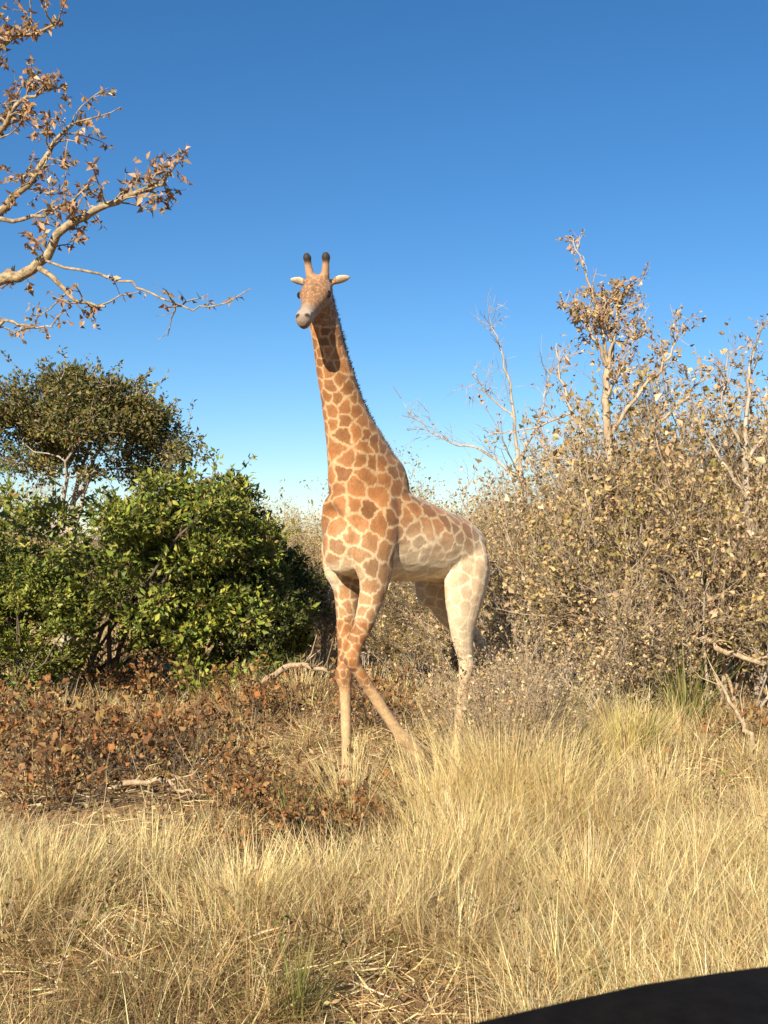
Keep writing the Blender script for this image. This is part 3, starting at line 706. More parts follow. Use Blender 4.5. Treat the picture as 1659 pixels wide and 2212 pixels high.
# tail
TAIL = [(-1.28, 0, 2.12, 0.05, 0.05), (-1.36, -0.05, 2.0, 0.035, 0.035), (-1.38, -0.1, 1.8, 0.022, 0.022), (-1.34, -0.14, 1.55, 0.016, 0.016), (-1.28, -0.15, 1.35, 0.014, 0.014)]
loft(TAIL, k=10)
# voxel-merge the lofts into one skin
raw = bpy.data.meshes.new('giraffe_raw')
raw.from_pydata([tuple(v) for v in np.concatenate(GV)], [], GFc)
ro = bpy.data.objects.new('giraffe_raw', raw); COL.objects.link(ro)
rm = ro.modifiers.new('r', 'REMESH'); rm.mode = 'VOXEL'; rm.voxel_size = 0.0115
sm = ro.modifiers.new('s', 'SMOOTH'); sm.factor = 0.5; sm.iterations = 9
bpy.context.view_layer.update()
dg = bpy.context.evaluated_depsgraph_get()
gm = bpy.data.meshes.new_from_object(ro.evaluated_get(dg))
bpy.data.objects.remove(ro); bpy.data.meshes.remove(raw)
N = len(gm.vertices)
co = np.empty(N * 3, np.float32); gm.vertices.foreach_get('co', co); co = co.reshape(-1, 3).astype(float)
nr = np.empty(N * 3, np.float32); gm.vertices.foreach_get('normal', nr); nr = nr.reshape(-1, 3)
# coat: polygonal patches round scattered seeds
hs_ = (co - HP) @ HD; hr = (co - HP) @ HR_; hu = (co - HP) @ HU
neck_top = co[:, 2] > 3.85
is_head = neck_top & (hs_ > -0.12) & (((co[:, 2] > 4.0) & (hs_ > 0.02)) | (hs_ > 0.1) | (np.abs(hr) > 0.12) | (hu > 0.1))
muzzle_zone = (co[:, 2] > 3.6) & (hs_ > 0.36)
is_head = is_head | muzzle_zone
is_leg = (co[:, 2] < 1.72) & ~is_head
rad = np.where(co[:, 2] > 2.7, np.interp(co[:, 2], [2.7, 3.9], [0.155, 0.085]), 0.165)
rad = np.where(is_leg, np.interp(co[:, 2], [0.9, 1.72], [0.06, 0.12]), rad)
rad = np.where(is_head, 0.03, rad * 0.74)
rg = np.random.default_rng(3)
seeds, srad = [], []
SA = np.empty((0, 3))
for i in rg.permutation(N)[:9000]:
    ri = rad[i] * rg.uniform(0.75, 1.35)
    if len(seeds) == 0 or np.min(np.linalg.norm(SA - co[i], axis=1)) > ri:
        seeds.append(co[i]); srad.append(rad[i]); SA = np.array(seeds)
kd = kdtree.KDTree(len(seeds))
for i, s in enumerate(seeds): kd.insert(Vector(s), i)
kd.balance()
edge = np.empty(N); sid = np.empty(N, int); cen = np.empty(N)
for i in range(N):
    p = Vector(co[i]); q = p + noise.noise_vector(p * 8.0) * (0.22 * rad[i]) + noise.noise_vector(p * 26.0) * (0.15 * rad[i]) + noise.noise_vector(p * 60.0) * (0.05 * rad[i])
    a, b_ = kd.find_n(q, 2)
    edge[i] = (b_[2] - a[2]) / rad[i]; sid[i] = a[1]; cen[i] = a[2] / rad[i]
sst = lambda x, a, b_: np.clip((x - a) / (b_ - a), 0, 1) ** 2 * (3 - 2 * np.clip((x - a) / (b_ - a), 0, 1))
mask = sst(edge, 0.08, 0.21)
svar = rg.uniform(0.68, 1.25, len(seeds))[sid][:, None]
cream = np.array([0.43, 0.28, 0.14])
patch = np.array([0.27, 0.112, 0.036]) * svar * (1.15 - 0.35 * (1 - np.clip(cen, 0, 1)))[:, None]
pale = np.array([0.76, 0.62, 0.41])
m_pale = np.zeros(N)
noise_v = np.array([noise.noise(Vector(c * 4)) for c in co])
m_pale = np.maximum(m_pale, sst(-nr[:, 2] + 0.25 * noise_v, -0.05, 0.6) * (co[:, 2] > 1.5) * (co[:, 2] < 2.12))
m_pale = np.maximum(m_pale, (0.3 + 0.5 * sst(-co[:, 0], -0.1, 0.25)) * sst(-co[:, 2] + 0.15 * noise_v, -2.45, -1.95) * (co[:, 2] > 1.5))     # belly
m_leg = sst(-co[:, 2] + 0.06 * noise_v, -1.12, -0.8) * ~is_head                               # lower legs
m_pale = np.maximum(m_pale, 0.92 * sst(-co[:, 2] + 0.1 * noise_v, -1.98, -1.5) * (co[:, 0] < -0.5))                # inner and lower hind legs
mask = mask * (1 - 0.72 * m_pale) * (1 - 0.8 * m_leg)
colr = cream * (1 - m_pale[:, None]) + pale * m_pale[:, None]
colr = colr * (1 - m_leg[:, None]) + np.array([0.50, 0.335, 0.175]) * m_leg[:, None]
colr = colr * (1 - mask[:, None]) + patch * mask[:, None]
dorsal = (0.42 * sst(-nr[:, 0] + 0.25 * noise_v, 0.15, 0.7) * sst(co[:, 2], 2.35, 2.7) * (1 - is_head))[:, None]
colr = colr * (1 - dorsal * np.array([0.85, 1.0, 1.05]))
face = np.array([0.33, 0.175, 0.085])
hm = is_head[:, None] * 0.93
colr = colr * (1 - hm) + (face * (0.7 + 0.6 * (1 - mask[:, None]))) * hm
muz = sst(hs_, 0.36, 0.5) * muzzle_zone
colr = colr * (1 - muz[:, None]) + np.array([0.33, 0.255, 0.185]) * muz[:, None]
lip = sst(hs_, 0.57, 0.625) * muzzle_zone
colr = colr * (1 - 0.7 * lip[:, None]) + np.array([0.10, 0.07, 0.05]) * 0.7 * lip[:, None]
for s in (-1, 1):
    dn = np.linalg.norm(co - H(0.585, s * 0.038, 0.0), axis=1)
    k_ = sst(-dn, -0.028, -0.014) * muzzle_zone; colr = colr * (1 - k_[:, None]) + np.array([0.03, 0.02, 0.017]) * k_[:, None]
for s in (-1, 1):                                              # dark skin round the eye
    k_ = 0.75 * sst(-np.linalg.norm(co - H(0.165, s * 0.112, 0.022), axis=1), -0.062, -0.03); colr = colr * (1 - k_[:, None]) + np.array([0.06, 0.04, 0.03]) * k_[:, None]
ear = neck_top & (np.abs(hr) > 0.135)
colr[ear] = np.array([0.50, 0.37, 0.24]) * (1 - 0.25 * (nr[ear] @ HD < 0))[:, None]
oss = neck_top & (hu > 0.13) & (np.abs(hr) < 0.13)
tipm = sst(hu, 0.2, 0.25) * oss
colr[oss] = np.array([0.33, 0.19, 0.10])
colr = colr * (1 - tipm[:, None]) + np.array([0.035, 0.024, 0.018]) * tipm[:, None]
mouth = muzzle_zone & (hs_ > 0.4) & (np.abs(hu + 0.078) < 0.007)
colr[mouth] *= 0.45
disp = np.array([0.010 * noise.noise(Vector(c * 4.5)) + 0.0035 * noise.noise(Vector((c[0] * 9, c[1] * 9, c[2] * 22))) + 0.0012 * noise.noise(Vector(c * 60)) for c in co])
co = co + nr * (disp * np.where(is_head, 0.25, np.where(is_leg, 0.6, 1.0)))[:, None]
W = L2W(co)
gm.vertices.foreach_set('co', W.astype(np.float32).ravel())
a_ = gm.attributes.new('tint', 'FLOAT_COLOR', 'POINT')
cc = np.ones((N, 4), np.float32); cc[:, :3] = np.clip(colr, 0.01, 0.9); a_.data.foreach_set('color', cc.ravel())
gm.polygons.foreach_set('use_smooth', np.ones(len(gm.polygons), bool)); gm.update()
m, n, out = base_mat('giraffe_coat')
ta = n.nodes.new('ShaderNodeAttribute'); ta.attribute_name = 'tint'
tc = n.nodes.new('ShaderNodeTexCoord')
mp = n.nodes.new('ShaderNodeMapping'); mp.inputs['Scale'].default_value = (1, 1, 0.25)
nz = n.nodes.new('ShaderNodeTexNoise'); nz.inputs['Scale'].default_value = 160; nz.inputs['Detail'].default_value = 3
n3 = n.nodes.new('ShaderNodeTexNoise'); n3.inputs['Scale'].default_value = 7; n3.inputs['Detail'].default_value = 5
rr = n.nodes.new('ShaderNodeMapRange'); rr.inputs[1].default_value = 0.25; rr.inputs[2].default_value = 0.75; rr.inputs[3].default_value = 0.7; rr.inputs[4].default_value = 1.25
r3 = n.nodes.new('ShaderNodeMapRange'); r3.inputs[1].default_value = 0.3; r3.inputs[2].default_value = 0.7; r3.inputs[3].default_value = 0.85; r3.inputs[4].default_value = 1.12
mu = n.nodes.new('ShaderNodeMath'); mu.operation = 'MULTIPLY'
ml_ = n.nodes.new('ShaderNodeVectorMath'); ml_.operation = 'SCALE'
b = n.nodes.new('ShaderNodeBsdfPrincipled'); b.inputs['Roughness'].default_value = 0.65; b.inputs['Specular IOR Level'].default_value = 0.25
b.inputs['Sheen Weight'].default_value = 0.15; b.inputs['Sheen Roughness'].default_value = 0.4
bp = n.nodes.new('ShaderNodeBump'); bp.inputs['Strength'].default_value = 0.35; bp.inputs['Distance'].default_value = 0.006
n.links.new(tc.outputs['Object'], mp.inputs[0]); n.links.new(mp.outputs[0], nz.inputs['Vector']); n.links.new(tc.outputs['Object'], n3.inputs['Vector'])
n.links.new(nz.outputs['Fac'], rr.inputs[0]); n.links.new(n3.outputs['Fac'], r3.inputs[0])
n.links.new(rr.outputs[0], mu.inputs[0]); n.links.new(r3.outputs[0], mu.inputs[1])
n.links.new(ta.outputs['Color'], ml_.inputs[0]); n.links.new(mu.outputs[0], ml_.inputs['Scale'])
n.links.new(ml_.outputs[0], b.inputs['Base Color']); n.links.new(nz.outputs['Fac'], bp.inputs['Height'])
n.links.new(bp.outputs[0], b.inputs['Normal']); n.links.new(b.outputs[0], out.inputs[0])
add('body', gm, m, gir)
def simple_mat(name, c, rough=0.5, spec=0.5):
    m_, n_, o_ = base_mat(name)
    b_ = n_.nodes.new('ShaderNodeBsdfPrincipled'); b_.inputs['Base Color'].default_value = (*c, 1)
    b_.inputs['Roughness'].default_value = rough; b_.inputs['Specular IOR Level'].default_value = spec
    n_.links.new(b_.outputs[0], o_.inputs[0]); return m_
M_EYE = simple_mat('wet_dark_eye', (0.012, 0.008, 0.006), 0.08, 0.6)
M_HOOF = rough_mat('hoof_horn', (0.05, 0.035, 0.025), (0.14, 0.10, 0.07), 30, 0.3, 0.6)
for s in (-1, 1):
    bm = bmesh.new(); bmesh.ops.create_uvsphere(bm, u_segments=16, v_segments=10, radius=0.029)
    me = bpy.data.meshes.new('eye'); bm.to_mesh(me); bm.free()
    me.polygons.foreach_set('use_smooth', np.ones(len(me.polygons), bool))
    e = add('eye', me, M_EYE, gir); e.location = L2W(H(0.165, s * 0.112, 0.022))
def hoof(c, fwd):
    bm = bmesh.new()
    for sy in (-1, 1):                                         # two cloven toes
        rows = [(0.0, 0.075, 0.052), (0.045, 0.068, 0.047), (0.085, 0.052, 0.038)]
        prev = None
        for z, rx, ry in rows:
            ring = [bm.verts.new((0.02 + rx * math.cos(t) * (1.25 if math.cos(t) > 0 else 0.9) - z * 0.35, sy * (0.03) + ry * 0.62 * math.sin(t), z)) for t in np.arange(12) * math.pi / 6]
            if prev:
                for q in range(12): bm.faces.new((prev[q], prev[(q + 1) % 12], ring[(q + 1) % 12], ring[q]))
            else: bm.faces.new(list(reversed(ring)))
            prev = ring
        bm.faces.new(prev)
    bmesh.ops.recalc_face_normals(bm, faces=bm.faces)
    me = bpy.data.meshes.new('hoof'); bm.to_mesh(me); bm.free()
    h_ = add('hoof', me, M_HOOF, gir); h_.location = L2W(np.array(c))
    h_.rotation_euler = (0, fwd, math.atan2(GF[1], GF[0]))
hoof((0.16, -0.18, -0.01), 0); hoof((-0.76, 0.195, -0.01), 0); hoof((-1.64, -0.185, -0.01), 0); hoof((-0.31, 0.293, 0.27), 0.85)
# mane and tail tuft: stiff hair
def hair(name, P, D, length, tint, width=0.0045):
    n_ = len(P); S = unit(np.cross(D, rg.normal(size=(n_, 3)))) * width
    bend = rg.normal(0, 0.12, (n_, 3))
    V = np.stack([P - S, P + S, P + D * length[:, None] * 0.55 - S * 0.6, P + D * length[:, None] * 0.55 + S * 0.6, P + (D + bend) * length[:, None]], 1).reshape(-1, 3)
    k = np.arange(n_)[:, None, None] * 5
    T_ = (np.array([[0, 1, 3], [0, 3, 2], [2, 3, 4]])[None] + k).reshape(-1, 3)
    o_ = add(name, mk_mesh(name, L2W(V), tris=T_, tint=np.repeat(tint, 5, 0)), M_DRY, gir)
    o_['kind'] = 'stuff'
C = catmull([r for r in NECK[1:]], 8)
T = unit(np.gradient(C[:, :3], axis=0)); BK = unit(np.cross(T, [0, 1, 0])); BK[BK[:, 0] > 0] *= -1
f = rg.uniform(0, len(C) - 1.01, 5200); i = f.astype(int); q = (f - i)[:, None]
cp = C[i] * (1 - q) + C[i + 1] * q
P = cp[:, :3] + BK[i] * (cp[:, 4:5] - 0.012) + np.array([0, 1, 0]) * rg.normal(0, 0.014, (5200, 1))
hair('mane', P, unit(BK[i] + T[i] * 0.35 + rg.normal(0, 0.15, (5200, 3))), rg.uniform(0.028, 0.058, 5200), tints(rg, 5200, [(0.22, 0.085, 0.03, 3), (0.14, 0.055, 0.022, 2), (0.30, 0.13, 0.05, 1)]))
P = np.array([-1.28, -0.15, 1.35]) + rg.normal(0, 0.012, (500, 3)) + np.array([0, 0, 1]) * rg.uniform(-0.12, 0.05, (500, 1))
hair('tail_tuft', P, unit(np.array([0, 0, -1.0]) + rg.normal(0, 0.14, (500, 3))), rg.uniform(0.2, 0.5, 500), tints(rg, 500, [(0.02, 0.014, 0.01, 1)]))

# ------------------------------------------------------------------ fallen branches
def fallen(px, r0, r1, label, twig=3, z=0.06):
    """px: (u, depth, height) points along the branch"""
    rngf = np.random.default_rng(abs(hash(label[:9] + str(px[0]))) % 1000 if False else int(px[0][0]))
    pts = []
    for u, d, h in px:
        p = at(u, d); pts.append((p.x, d, float(ground_z(p.x, d)) + h))
    root = empty('fallen_branch', pts[0])
    P = np.array(pts) - np.array(pts[0])
    t = np.linspace(0, 1, len(P)); ts = np.linspace(0, 1, 14)
    P = np.stack([np.interp(ts, t, P[:, k]) for k in range(3)], 1); P[1:-1] += rngf.normal(0, 0.015, (12, 3))
    tb = Tubes(); tb.add(P, np.linspace(r0, r1, 14), 8)
    add('branch', tb.mesh('branch'), M_DEADWOOD, root)
    for _ in range(twig):
        i = int(rngf.integers(4, 13)); d = unit(P[-1] - P[0] + rngf.normal(0, 0.5, 3) + [0, 0, 0.35])
        tb = Tubes(); L = rngf.uniform(0.25, 0.55)
        tb.add([P[i], P[i] + d * L * 0.5 + rngf.normal(0, 0.03, 3), P[i] + d * L + rngf.normal(0, 0.05, 3)], [r1 * 0.8, r1 * 0.5, r1 * 0.2], 5)
        add('twig', tb.mesh('twig'), M_DEADWOOD, root)
    tag(root, label, 'branch', 'fallen branches')
fallen([(1480, 12.3, 1.05), (1560, 12.0, 0.85), (1680, 11.7, 0.7)], 0.04, 0.022, 'pale fallen branch propped in the shrubs at the right edge', 4)
fallen([(1655, 10.0, 0.02), (1600, 10.4, 0.35), (1540, 10.9, 0.75)], 0.03, 0.012, 'thin dead branch slanting up in front of the right thicket', 3)
fallen([(555, 14.0, 0.2), (640, 13.5, 0.56), (725, 13.1, 0.47)], 0.045, 0.022, 'pale dead log lying between the dark bush and the giraffe\'s front leg', 5)
fallen([(250, 9.3, 0.03), (330, 9.0, 0.14), (430, 8.9, 0.05)], 0.028, 0.012, 'brown dead branch lying among the rusty brush in the left foreground', 3)

# ------------------------------------------------------------------ grass
def blades(rng, base, az, h, lean, curve, width, tint):
    N_ = len(base)
    dh = np.stack([np.cos(az), np.sin(az), np.zeros(N_)], 1)
    fc = az + math.pi / 2 + rng.normal(0, 0.6, N_)
    sd_ = np.stack([np.cos(fc), np.sin(fc), np.zeros(N_)], 1)
    rows = []
    for t in (0.0, 0.4, 0.75, 1.0):
        c = base + dh * (h * (lean * t + curve * t * t))[:, None] + np.array([0, 0, 1.0]) * (h * (t - 0.45 * np.minimum(curve, 1.4) * t ** 2.2 * 0.75))[:, None]
        wd = (width * (1 - t ** 1.6 * 0.85))[:, None]
        rows.append((c, wd))
    V = []
    for c, wd in rows[:3]: V += [c - sd_ * wd / 2, c + sd_ * wd / 2]
    V.append(rows[3][0])
    V = np.stack(V, 1).reshape(-1, 3)
    k = np.arange(N_)[:, None, None] * 7
    T_ = (np.array([[0, 1, 3], [0, 3, 2], [2, 3, 5], [2, 5, 4], [4, 5, 6]])[None] + k).reshape(-1, 3)
    return V, T_, np.repeat(tint, 7, 0)

STRAW = [(0.76, 0.60, 0.30, 3), (0.70, 0.53, 0.25, 3), (0.78, 0.65, 0.37, 2), (0.54, 0.37, 0.17, 1.5), (0.38, 0.24, 0.095, 0.8)]
OLD = [(0.40, 0.275, 0.12, 3), (0.31, 0.20, 0.09, 2), (0.47, 0.33, 0.14, 2), (0.22, 0.145, 0.07, 1), (0.24, 0.215, 0.07, 1.2)]
def field(x, y):                                              # patchiness, about 0 to 1
    return 0.5 + 0.22 * np.sin(1.3 * x + 0.8 * y + 1) + 0.18 * np.sin(2.9 * x - 1.7 * y) + 0.12 * np.sin(4.3 * y + 3.1 * x + 2)
def red_zone(x, y):                                           # leaf litter with little grass: left, 7.6 to 14 m off
    u = 829.5 + F_PX * x / y; v = 1160 + F_PX * CAM_H / y
    a = np.clip((1000 - u) / 160, 0, 1) * np.clip((v - 1500) / 40, 0, 1) * np.clip((1915 + 0.05 * (u - 400) - v) / 70, 0, 1)
    return a
def grass_field(name, seed, n_t, y0, y1, blades_per, h_rng, w_mm, label):
    rng = np.random.default_rng(seed)
    y = np.sqrt(rng.uniform(y0 ** 2, y1 ** 2, n_t)); x = rng.uniform(-0.72, 0.72, n_t) * y + rng.normal(0, 0.05, n_t)
    u = 829.5 + F_PX * x / y; v = 1160 + F_PX * CAM_H / y
    den = field(x, y)
    rz_ = red_zone(x, y)
    keep = rng.random(n_t) < np.clip(-0.12 + 1.5 * den, 0.06, 1) * (1 - 0.78 * rz_)
    corner = np.clip((2140 - u) / 400, 0, 1) * np.clip((v - 2010) / 120, 0, 1) * np.clip((1000 - u) / 300, 0, 1)   # browner, thinner grass bottom left
    keep &= rng.random(n_t) > 0.45 * corner
    x, y, u, v, den, corner, rz_ = (q_[keep] for q_ in (x, y, u, v, den, corner, rz_))
    nb = rng.poisson(blades_per, len(x)) + 4
    ti = np.repeat(np.arange(len(x)), nb); N_ = len(ti)
    ca = rng.uniform(0, 6.28, N_); cr = np.abs(rng.normal(0, 1, N_)) * rng.uniform(0.03, 0.10, len(x))[ti]
    bx, by = x[ti] + np.cos(ca) * cr, y[ti] + np.sin(ca) * cr
    base = np.stack([bx, by, ground_z(bx, by) - 0.01], 1)
    th = rng.uniform(*h_rng, len(x)) * rng.uniform(0.6, 1.15, len(x)) * (0.75 + 0.5 * den) * (1 - 0.3 * corner) * (1 - 0.3 * rz_)
    h = th[ti] * rng.uniform(0.45, 1.15, N_)
    wind = rng.uniform(0, 6.28, len(x))[ti]
    az = ca + rng.normal(0, 0.5, N_); az = np.where(rng.random(N_) < 0.3, wind + rng.normal(0, 0.5, N_), az)
    lean = rng.uniform(0.05, 0.55, N_); curve = np.abs(rng.normal(0.35, 0.35, N_))
    flat = rng.random(N_) < 0.16; curve = np.where(flat, rng.uniform(1.0, 1.8, N_), curve); lean = np.where(flat, rng.uniform(0.5, 1.1, N_), lean)
    wd = w_mm / 1000 * rng.uniform(0.6, 1.35, N_)
    tone = (1 + rng.normal(0, 0.17, len(x)) + 0.3 * (den - 0.5))[ti][:, None]
    mixo = np.clip(corner * 0.75 + rz_ * 0.6 + 0.10, 0, 1)[ti]
    tn = np.where((rng.random(N_) < mixo)[:, None], tints(rng, N_, OLD, 0.15), tints(rng, N_, STRAW, 0.14)) * tone
    V, T_, C_ = blades(rng, base, az, h, lean, curve, wd, np.clip(tn, 0.01, 0.85))
    o_ = add(name, mk_mesh(name, V, tris=T_, tint=C_), M_GRASS)
    tag(o_, label, 'grass', kind='stuff')
    return len(T_)
nt_ = grass_field('dry_grass', 101, 3250, 3.6, 8.0, 44, (0.28, 0.55), 4.5, 'pale straw coloured tall dry grass across the foreground')
nt_ += grass_field('dry_grass', 102, 3900, 8.0, 14.0, 30, (0.28, 0.56), 6.5, 'dry grass around the giraffe\'s legs and in front of the thicket')
nt_ += grass_field('dry_grass', 103, 5600, 14.0, 34.0, 14, (0.3, 0.6), 11, 'distant dry grass between and behind the bushes')
# fallen stalks and leaf litter lying on the soil
def litter(name, seed, N_, y0, y1, sel, pal, ln, wd, label):
    rng = np.random.default_rng(seed)
    y = np.sqrt(rng.uniform(y0 ** 2, y1 ** 2, N_)); x = rng.uniform(-0.72, 0.72, N_) * y
    k = rng.random(N_) < sel(x, y)
    x, y = x[k], y[k]
    P_ = np.stack([x, y, ground_z(x, y) + rng.uniform(0.003, 0.05, len(x))], 1)
    A_ = rng.normal(size=(len(x), 3)); A_[:, 2] *= 0.28
    L_ = ln * rng.uniform(0.5, 1.5, len(x))
    o_ = add(name, leaf_mesh(name, P_, A_, L_, wd * rng.uniform(0.6, 1.4, len(x)), tints(rng, len(x), pal, 0.25), rng, 0.2), M_DRY)
    tag(o_, label, 'litter', kind='stuff')
litter('leaf_litter', 111, 120000, 6.5, 21, lambda x, y: 0.06 + 0.4 * (y > 13) + 0.6 * red_zone(x, y) * field(x * 1.7 + 3, y * 1.7), RUST + TANS[:2] + OLD[:2], 0.055, 0.032, 'reddish brown dead leaves strewn under the brush on the left')
litter('straw_litter', 112, 100000, 3.6, 12, lambda x, y: 0.9 - 0.7 * red_zone(x, y), STRAW + OLD, 0.22, 0.007, 'broken straw stalks lying flat between the grass tussocks')

# dry weeds: a stalk with small withered leaves
rng = np.random.default_rng(120)
tb = Tubes(); WP, WA = [], []
for _ in range(420):
    y = math.sqrt(rng.uniform(4.2 ** 2, 13 ** 2)); x = rng.uniform(-0.4, 0.4) * y
    b0 = np.array([x, y, float(ground_z(x, y))]); hh = rng.uniform(0.2, 0.62); d = unit(rng.normal(0, 0.25, 3) + [0, 0, 1]); c = [b0]
    for _k in range(4):
        d = unit(d + rng.normal(0, 0.16, 3)); c.append(c[-1] + d * hh / 4)
    tb.add(c, np.linspace(0.0035, 0.0012, 5), 4)
    for _k in range(rng.integers(6, 20)):
        f = rng.uniform(0.25, 1) * 4; i = min(int(f), 3); WP.append(c[i] + (f - i) * (c[i + 1] - c[i])); WA.append(rng.normal(0, 0.8, 3) + d * 0.4)
weeds = add('dry_weeds', tb.mesh('dry_weeds'), M_BARK_TAN); tag(weeds, 'thin dry weed stalks scattered through the grass', 'weeds', kind='stuff')
ln = 0.032 * rng.uniform(0.5, 1.5, len(WP))
wl = add('weed_leaves', leaf_mesh('weed_leaves', np.array(WP), np.array(WA), ln, ln * rng.uniform(0.3, 0.7, len(ln)), tints(rng, len(ln), [(0.27, 0.17, 0.07, 3), (0.2, 0.19, 0.05, 2), (0.38, 0.26, 0.11, 2), (0.16, 0.09, 0.04, 1)], 0.2), rng, 0.35), M_DRY, weeds)
wl['kind'] = 'stuff'

# tall pale tussocks that stand out
def tussock(u, d, n_, h, label, spread=0.16, pal=STRAW, wmm=5.5, name='grass_tussock', cat='grass tussock', group='tall tussocks in the grass'):
    rng = np.random.default_rng(int(u * 7 + d * 10))
    p = at(u, d); z0 = float(ground_z(p.x, d))
    ca = rng.uniform(0, 6.28, n_); cr = np.minimum(np.abs(rng.normal(0, spread, n_)), 2 * spread)
    base = np.stack([np.cos(ca) * cr, np.sin(ca) * cr, np.full(n_, -0.02)], 1)
    V, T_, C_ = blades(rng, base, ca + rng.normal(0, 0.5, n_), h * rng.uniform(0.45, 1.1, n_), rng.uniform(0.02, 0.4, n_), np.abs(rng.normal(0.3, 0.3, n_)), wmm / 1000 * rng.uniform(0.6, 1.3, n_), tints(rng, n_, pal, 0.13))
    o_ = add(name, mk_mesh(name, V, tris=T_, tint=C_), M_GRASS)
    o_.location = (p.x, d, z0)
    tag(o_, label, cat, group)
PALE = [(0.78, 0.64, 0.33, 3), (0.72, 0.57, 0.27, 3), (0.62, 0.47, 0.21, 1)]
tussock(1080, 8.3, 1300, 0.95, 'tall palest tussock below the giraffe\'s hind legs', 0.28, PALE)
tussock(960, 8.0, 700, 0.72, 'tall pale tussock in front of the giraffe\'s lifted front hoof', 0.26, PALE)
tussock(1200, 8.0, 700, 0.78, 'tall pale tussock just right of the palest one', 0.26, PALE)
tussock(1175, 10.6, 700, 0.85, 'pale tussock right of the giraffe\'s hind legs at the foot of the shrubs', 0.25, PALE, 6.5)
tussock(1000, 7.0, 650, 0.55, 'pale tussock in front of the tallest one, straight below the giraffe', 0.22, PALE)
tussock(900, 6.6, 600, 0.5, 'broad pale tussock left of centre in the foreground grass', 0.25, PALE)
tussock(330, 6.9, 600, 0.5, 'pale tussock in the left foreground below the rusty brush', 0.24, PALE)
tussock(755, 8.2, 380, 0.8, 'slim pale tussock in front of the giraffe\'s straight front leg', 0.1, PALE)
tussock(100, 6.2, 650, 0.52, 'pale tussock at the lower left edge', 0.26, PALE)
tussock(520, 6.0, 620, 0.5, 'pale tussock left of the green sprig at the bottom edge', 0.26, PALE)
tussock(700, 6.4, 520, 0.48, 'pale tussock below the reddest brush, left of the broad pale tussock', 0.22, PALE)
tussock(1420, 8.4, 520, 0.6, 'pale tussock in front of the yellowish upright tussock', 0.24, PALE)
tussock(120, 12.2, 500, 0.55, 'tan tussock at the left edge below the green bush', 0.25, STRAW, 7)
tussock(1350, 9.6, 420, 0.75, 'yellowish upright tussock in front of the low tan shrubs', 0.15, [(0.56, 0.46, 0.15, 2), (0.6, 0.46, 0.2, 2)], 6)
tussock(650, 14.2, 420, 0.6, 'sunlit tan tussock between the dark bushes and the giraffe\'s front leg', 0.28, STRAW, 8)
tussock(540, 13.9, 260, 0.45, 'small sunlit tan tussock below the low dark green bush', 0.2, STRAW, 8)
tussock(1250, 6.2, 620, 0.5, 'pale tussock right of centre in the foreground grass', 0.25, PALE)
tussock(1520, 7.0, 480, 0.5, 'pale tussock in the right foreground above the black ledge', 0.22, PALE)
GRN = [(0.15, 0.17, 0.035, 2), (0.22, 0.21, 0.06, 1), (0.3, 0.26, 0.1, 1)]
tussock(1392, 9.8, 90, 0.72, 'green sprig in the dry grass beside the yellowish tussock', 0.05, GRN, 9, 'green_sprig', 'plant', 'green sprigs in the dry grass')
tussock(632, 7.9, 70, 0.62, 'green stalk among the reddest brush', 0.035, GRN, 7, 'green_sprig', 'plant', 'green sprigs in the dry grass')
tussock(640, 4.75, 110, 0.42, 'green sprig at the bottom edge left of centre', 0.05, GRN, 6, 'green_sprig', 'plant', 'green sprigs in the dry grass')
tussock(1480, 11.6, 80, 1.25, 'yellow green sprig standing up in the right thicket', 0.06, GRN, 14, 'green_sprig', 'plant', 'green sprigs in the dry grass')

# ------------------------------------------------------------------ vehicle door under the camera
M_PLASTIC = rough_mat('black_door_plastic', (0.006, 0.0048, 0.0035), (0.010, 0.008, 0.006), 60, 0.15, 0.7)
M_RUBBER = simple_mat('black_rubber', (0.006, 0.005, 0.004), 0.85, 0.15)
M_PAINT = rough_mat('dusty_dark_paint', (0.03, 0.027, 0.022), (0.06, 0.052, 0.04), 9, 0.05, 0.45)
for m_ in (M_PLASTIC, M_RUBBER):
    for n_ in m_.node_tree.nodes:
        if n_.type == 'BSDF_PRINCIPLED': n_.inputs['Specular IOR Level'].default_value = 0.04; n_.inputs['Roughness'].default_value = 0.6
d_dir = unit(np.array([0.216, 0.084, 0])); d_out = np.array([-d_dir[1], d_dir[0], 0])
p0 = np.array([0.0486, 0.687, 0.0]) - d_dir * 0.75
vd = empty('vehicle_door', tuple(p0), math.atan2(d_dir[1], d_dir[0]))
tag(vd, 'black window ledge of a vehicle door at the bottom right', 'vehicle door')
bow_x, bow_z = [], []
for u_, v_ in ((700, 2243), (1000, 2190), (1054, 2178), (1330, 2113), (1500, 2086), (1659, 2066)):
    k_ = (u_ - 829.5) / F_PX                                   # where the view ray meets the line of the ledge
    t_ = (k_ * 0.687 - 0.0486) / (0.216 - k_ * 0.084) * math.hypot(0.216, 0.084)
    bow_x.append(t_ + 0.75); bow_z.append(CAM_H - (v_ - 1160) / F_PX * (0.687 + d_dir[1] * t_) - (CAM_H - 0.3))
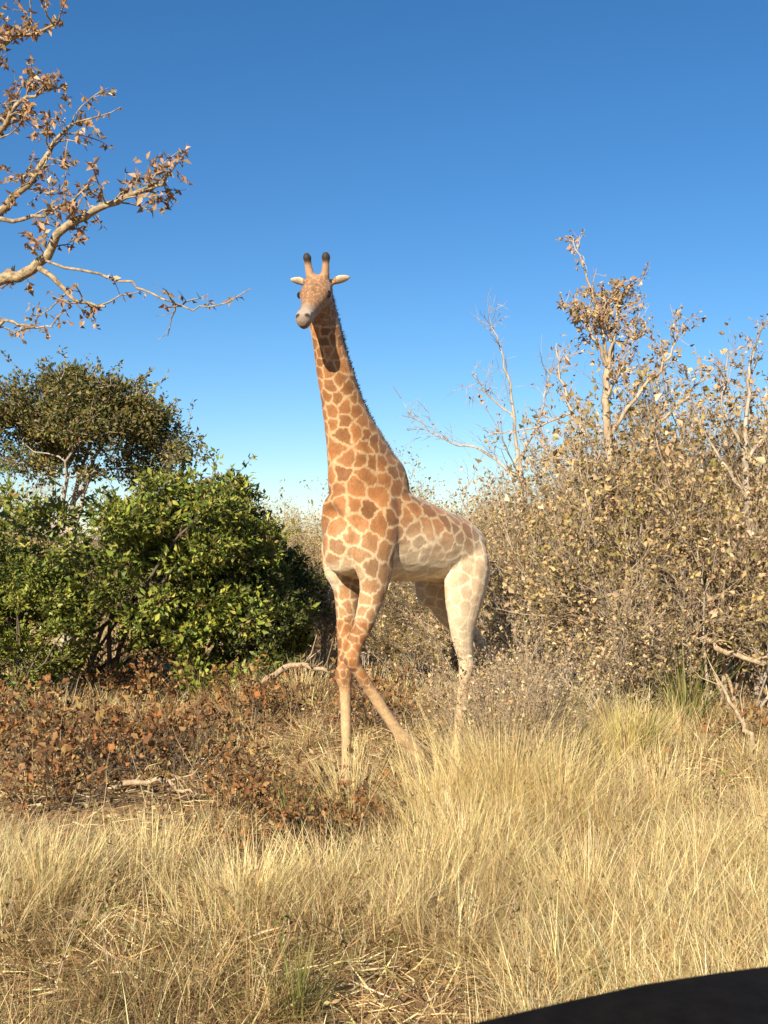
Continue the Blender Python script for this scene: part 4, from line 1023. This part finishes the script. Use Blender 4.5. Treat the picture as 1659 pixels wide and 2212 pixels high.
bow_x = [0.0] + bow_x + [1.5]; bow_z = [bow_z[0] - 0.05] + bow_z + [bow_z[-1] - 0.02]
def prof(name, pts, x0, x1, mat, sag=0.0, nseg=24):
    """extrude a y-z outline along x with a slight bow"""
    bm = bmesh.new(); prev = None
    for s in range(nseg + 1):
        t = s / nseg; x = x0 + (x1 - x0) * t; dz = float(np.interp(x, bow_x, bow_z))
        ring = [bm.verts.new((x, y, z + dz)) for y, z in pts]
        if prev:
            for a in range(len(pts)): bm.faces.new((prev[a], prev[(a + 1) % len(pts)], ring[(a + 1) % len(pts)], ring[a]))
        else: bm.faces.new(list(reversed(ring)))
        prev = ring
    bm.faces.new(prev)
    bmesh.ops.recalc_face_normals(bm, faces=bm.faces)
    me = bpy.data.meshes.new(name); bm.to_mesh(me); bm.free()
    o_ = add(name, me, mat, vd)
    bv = o_.modifiers.new('bevel', 'BEVEL'); bv.width = 0.004; bv.segments = 2; bv.limit_method = 'ANGLE'
    return o_
ZL = CAM_H - 0.3
prof('ledge', [(0.0, ZL - 0.008), (-0.006, ZL), (-0.09, ZL - 0.004), (-0.135, ZL - 0.03), (-0.15, ZL - 0.09), (-0.02, ZL - 0.09), (0.0, ZL - 0.05)], 0, 1.5, M_PLASTIC, 0.012)
prof('window_seal', [(0.001, ZL - 0.016), (0.014, ZL - 0.018), (0.016, ZL - 0.04), (0.001, ZL - 0.04)], 0, 1.5, M_RUBBER, 0.012)
prof('door_panel', [(0.017, ZL - 0.03), (0.03, ZL - 0.05), (0.06, ZL - 0.4), (0.05, ZL - 0.9), (0.0, ZL - 1.3), (-0.04, ZL - 1.3), (-0.03, ZL - 0.5), (-0.015, ZL - 0.093), (0.003, ZL - 0.06)], 0, 1.5, M_PAINT)
prof('door_trim', [(-0.034, ZL - 0.095), (-0.14, ZL - 0.095), (-0.13, ZL - 0.5), (-0.1, ZL - 1.2), (-0.05, ZL - 1.2), (-0.045, ZL - 0.5)], 0.02, 1.48, M_PLASTIC)
print('tris in grass', nt_, 'giraffe verts', N, 'seeds', len(seeds))
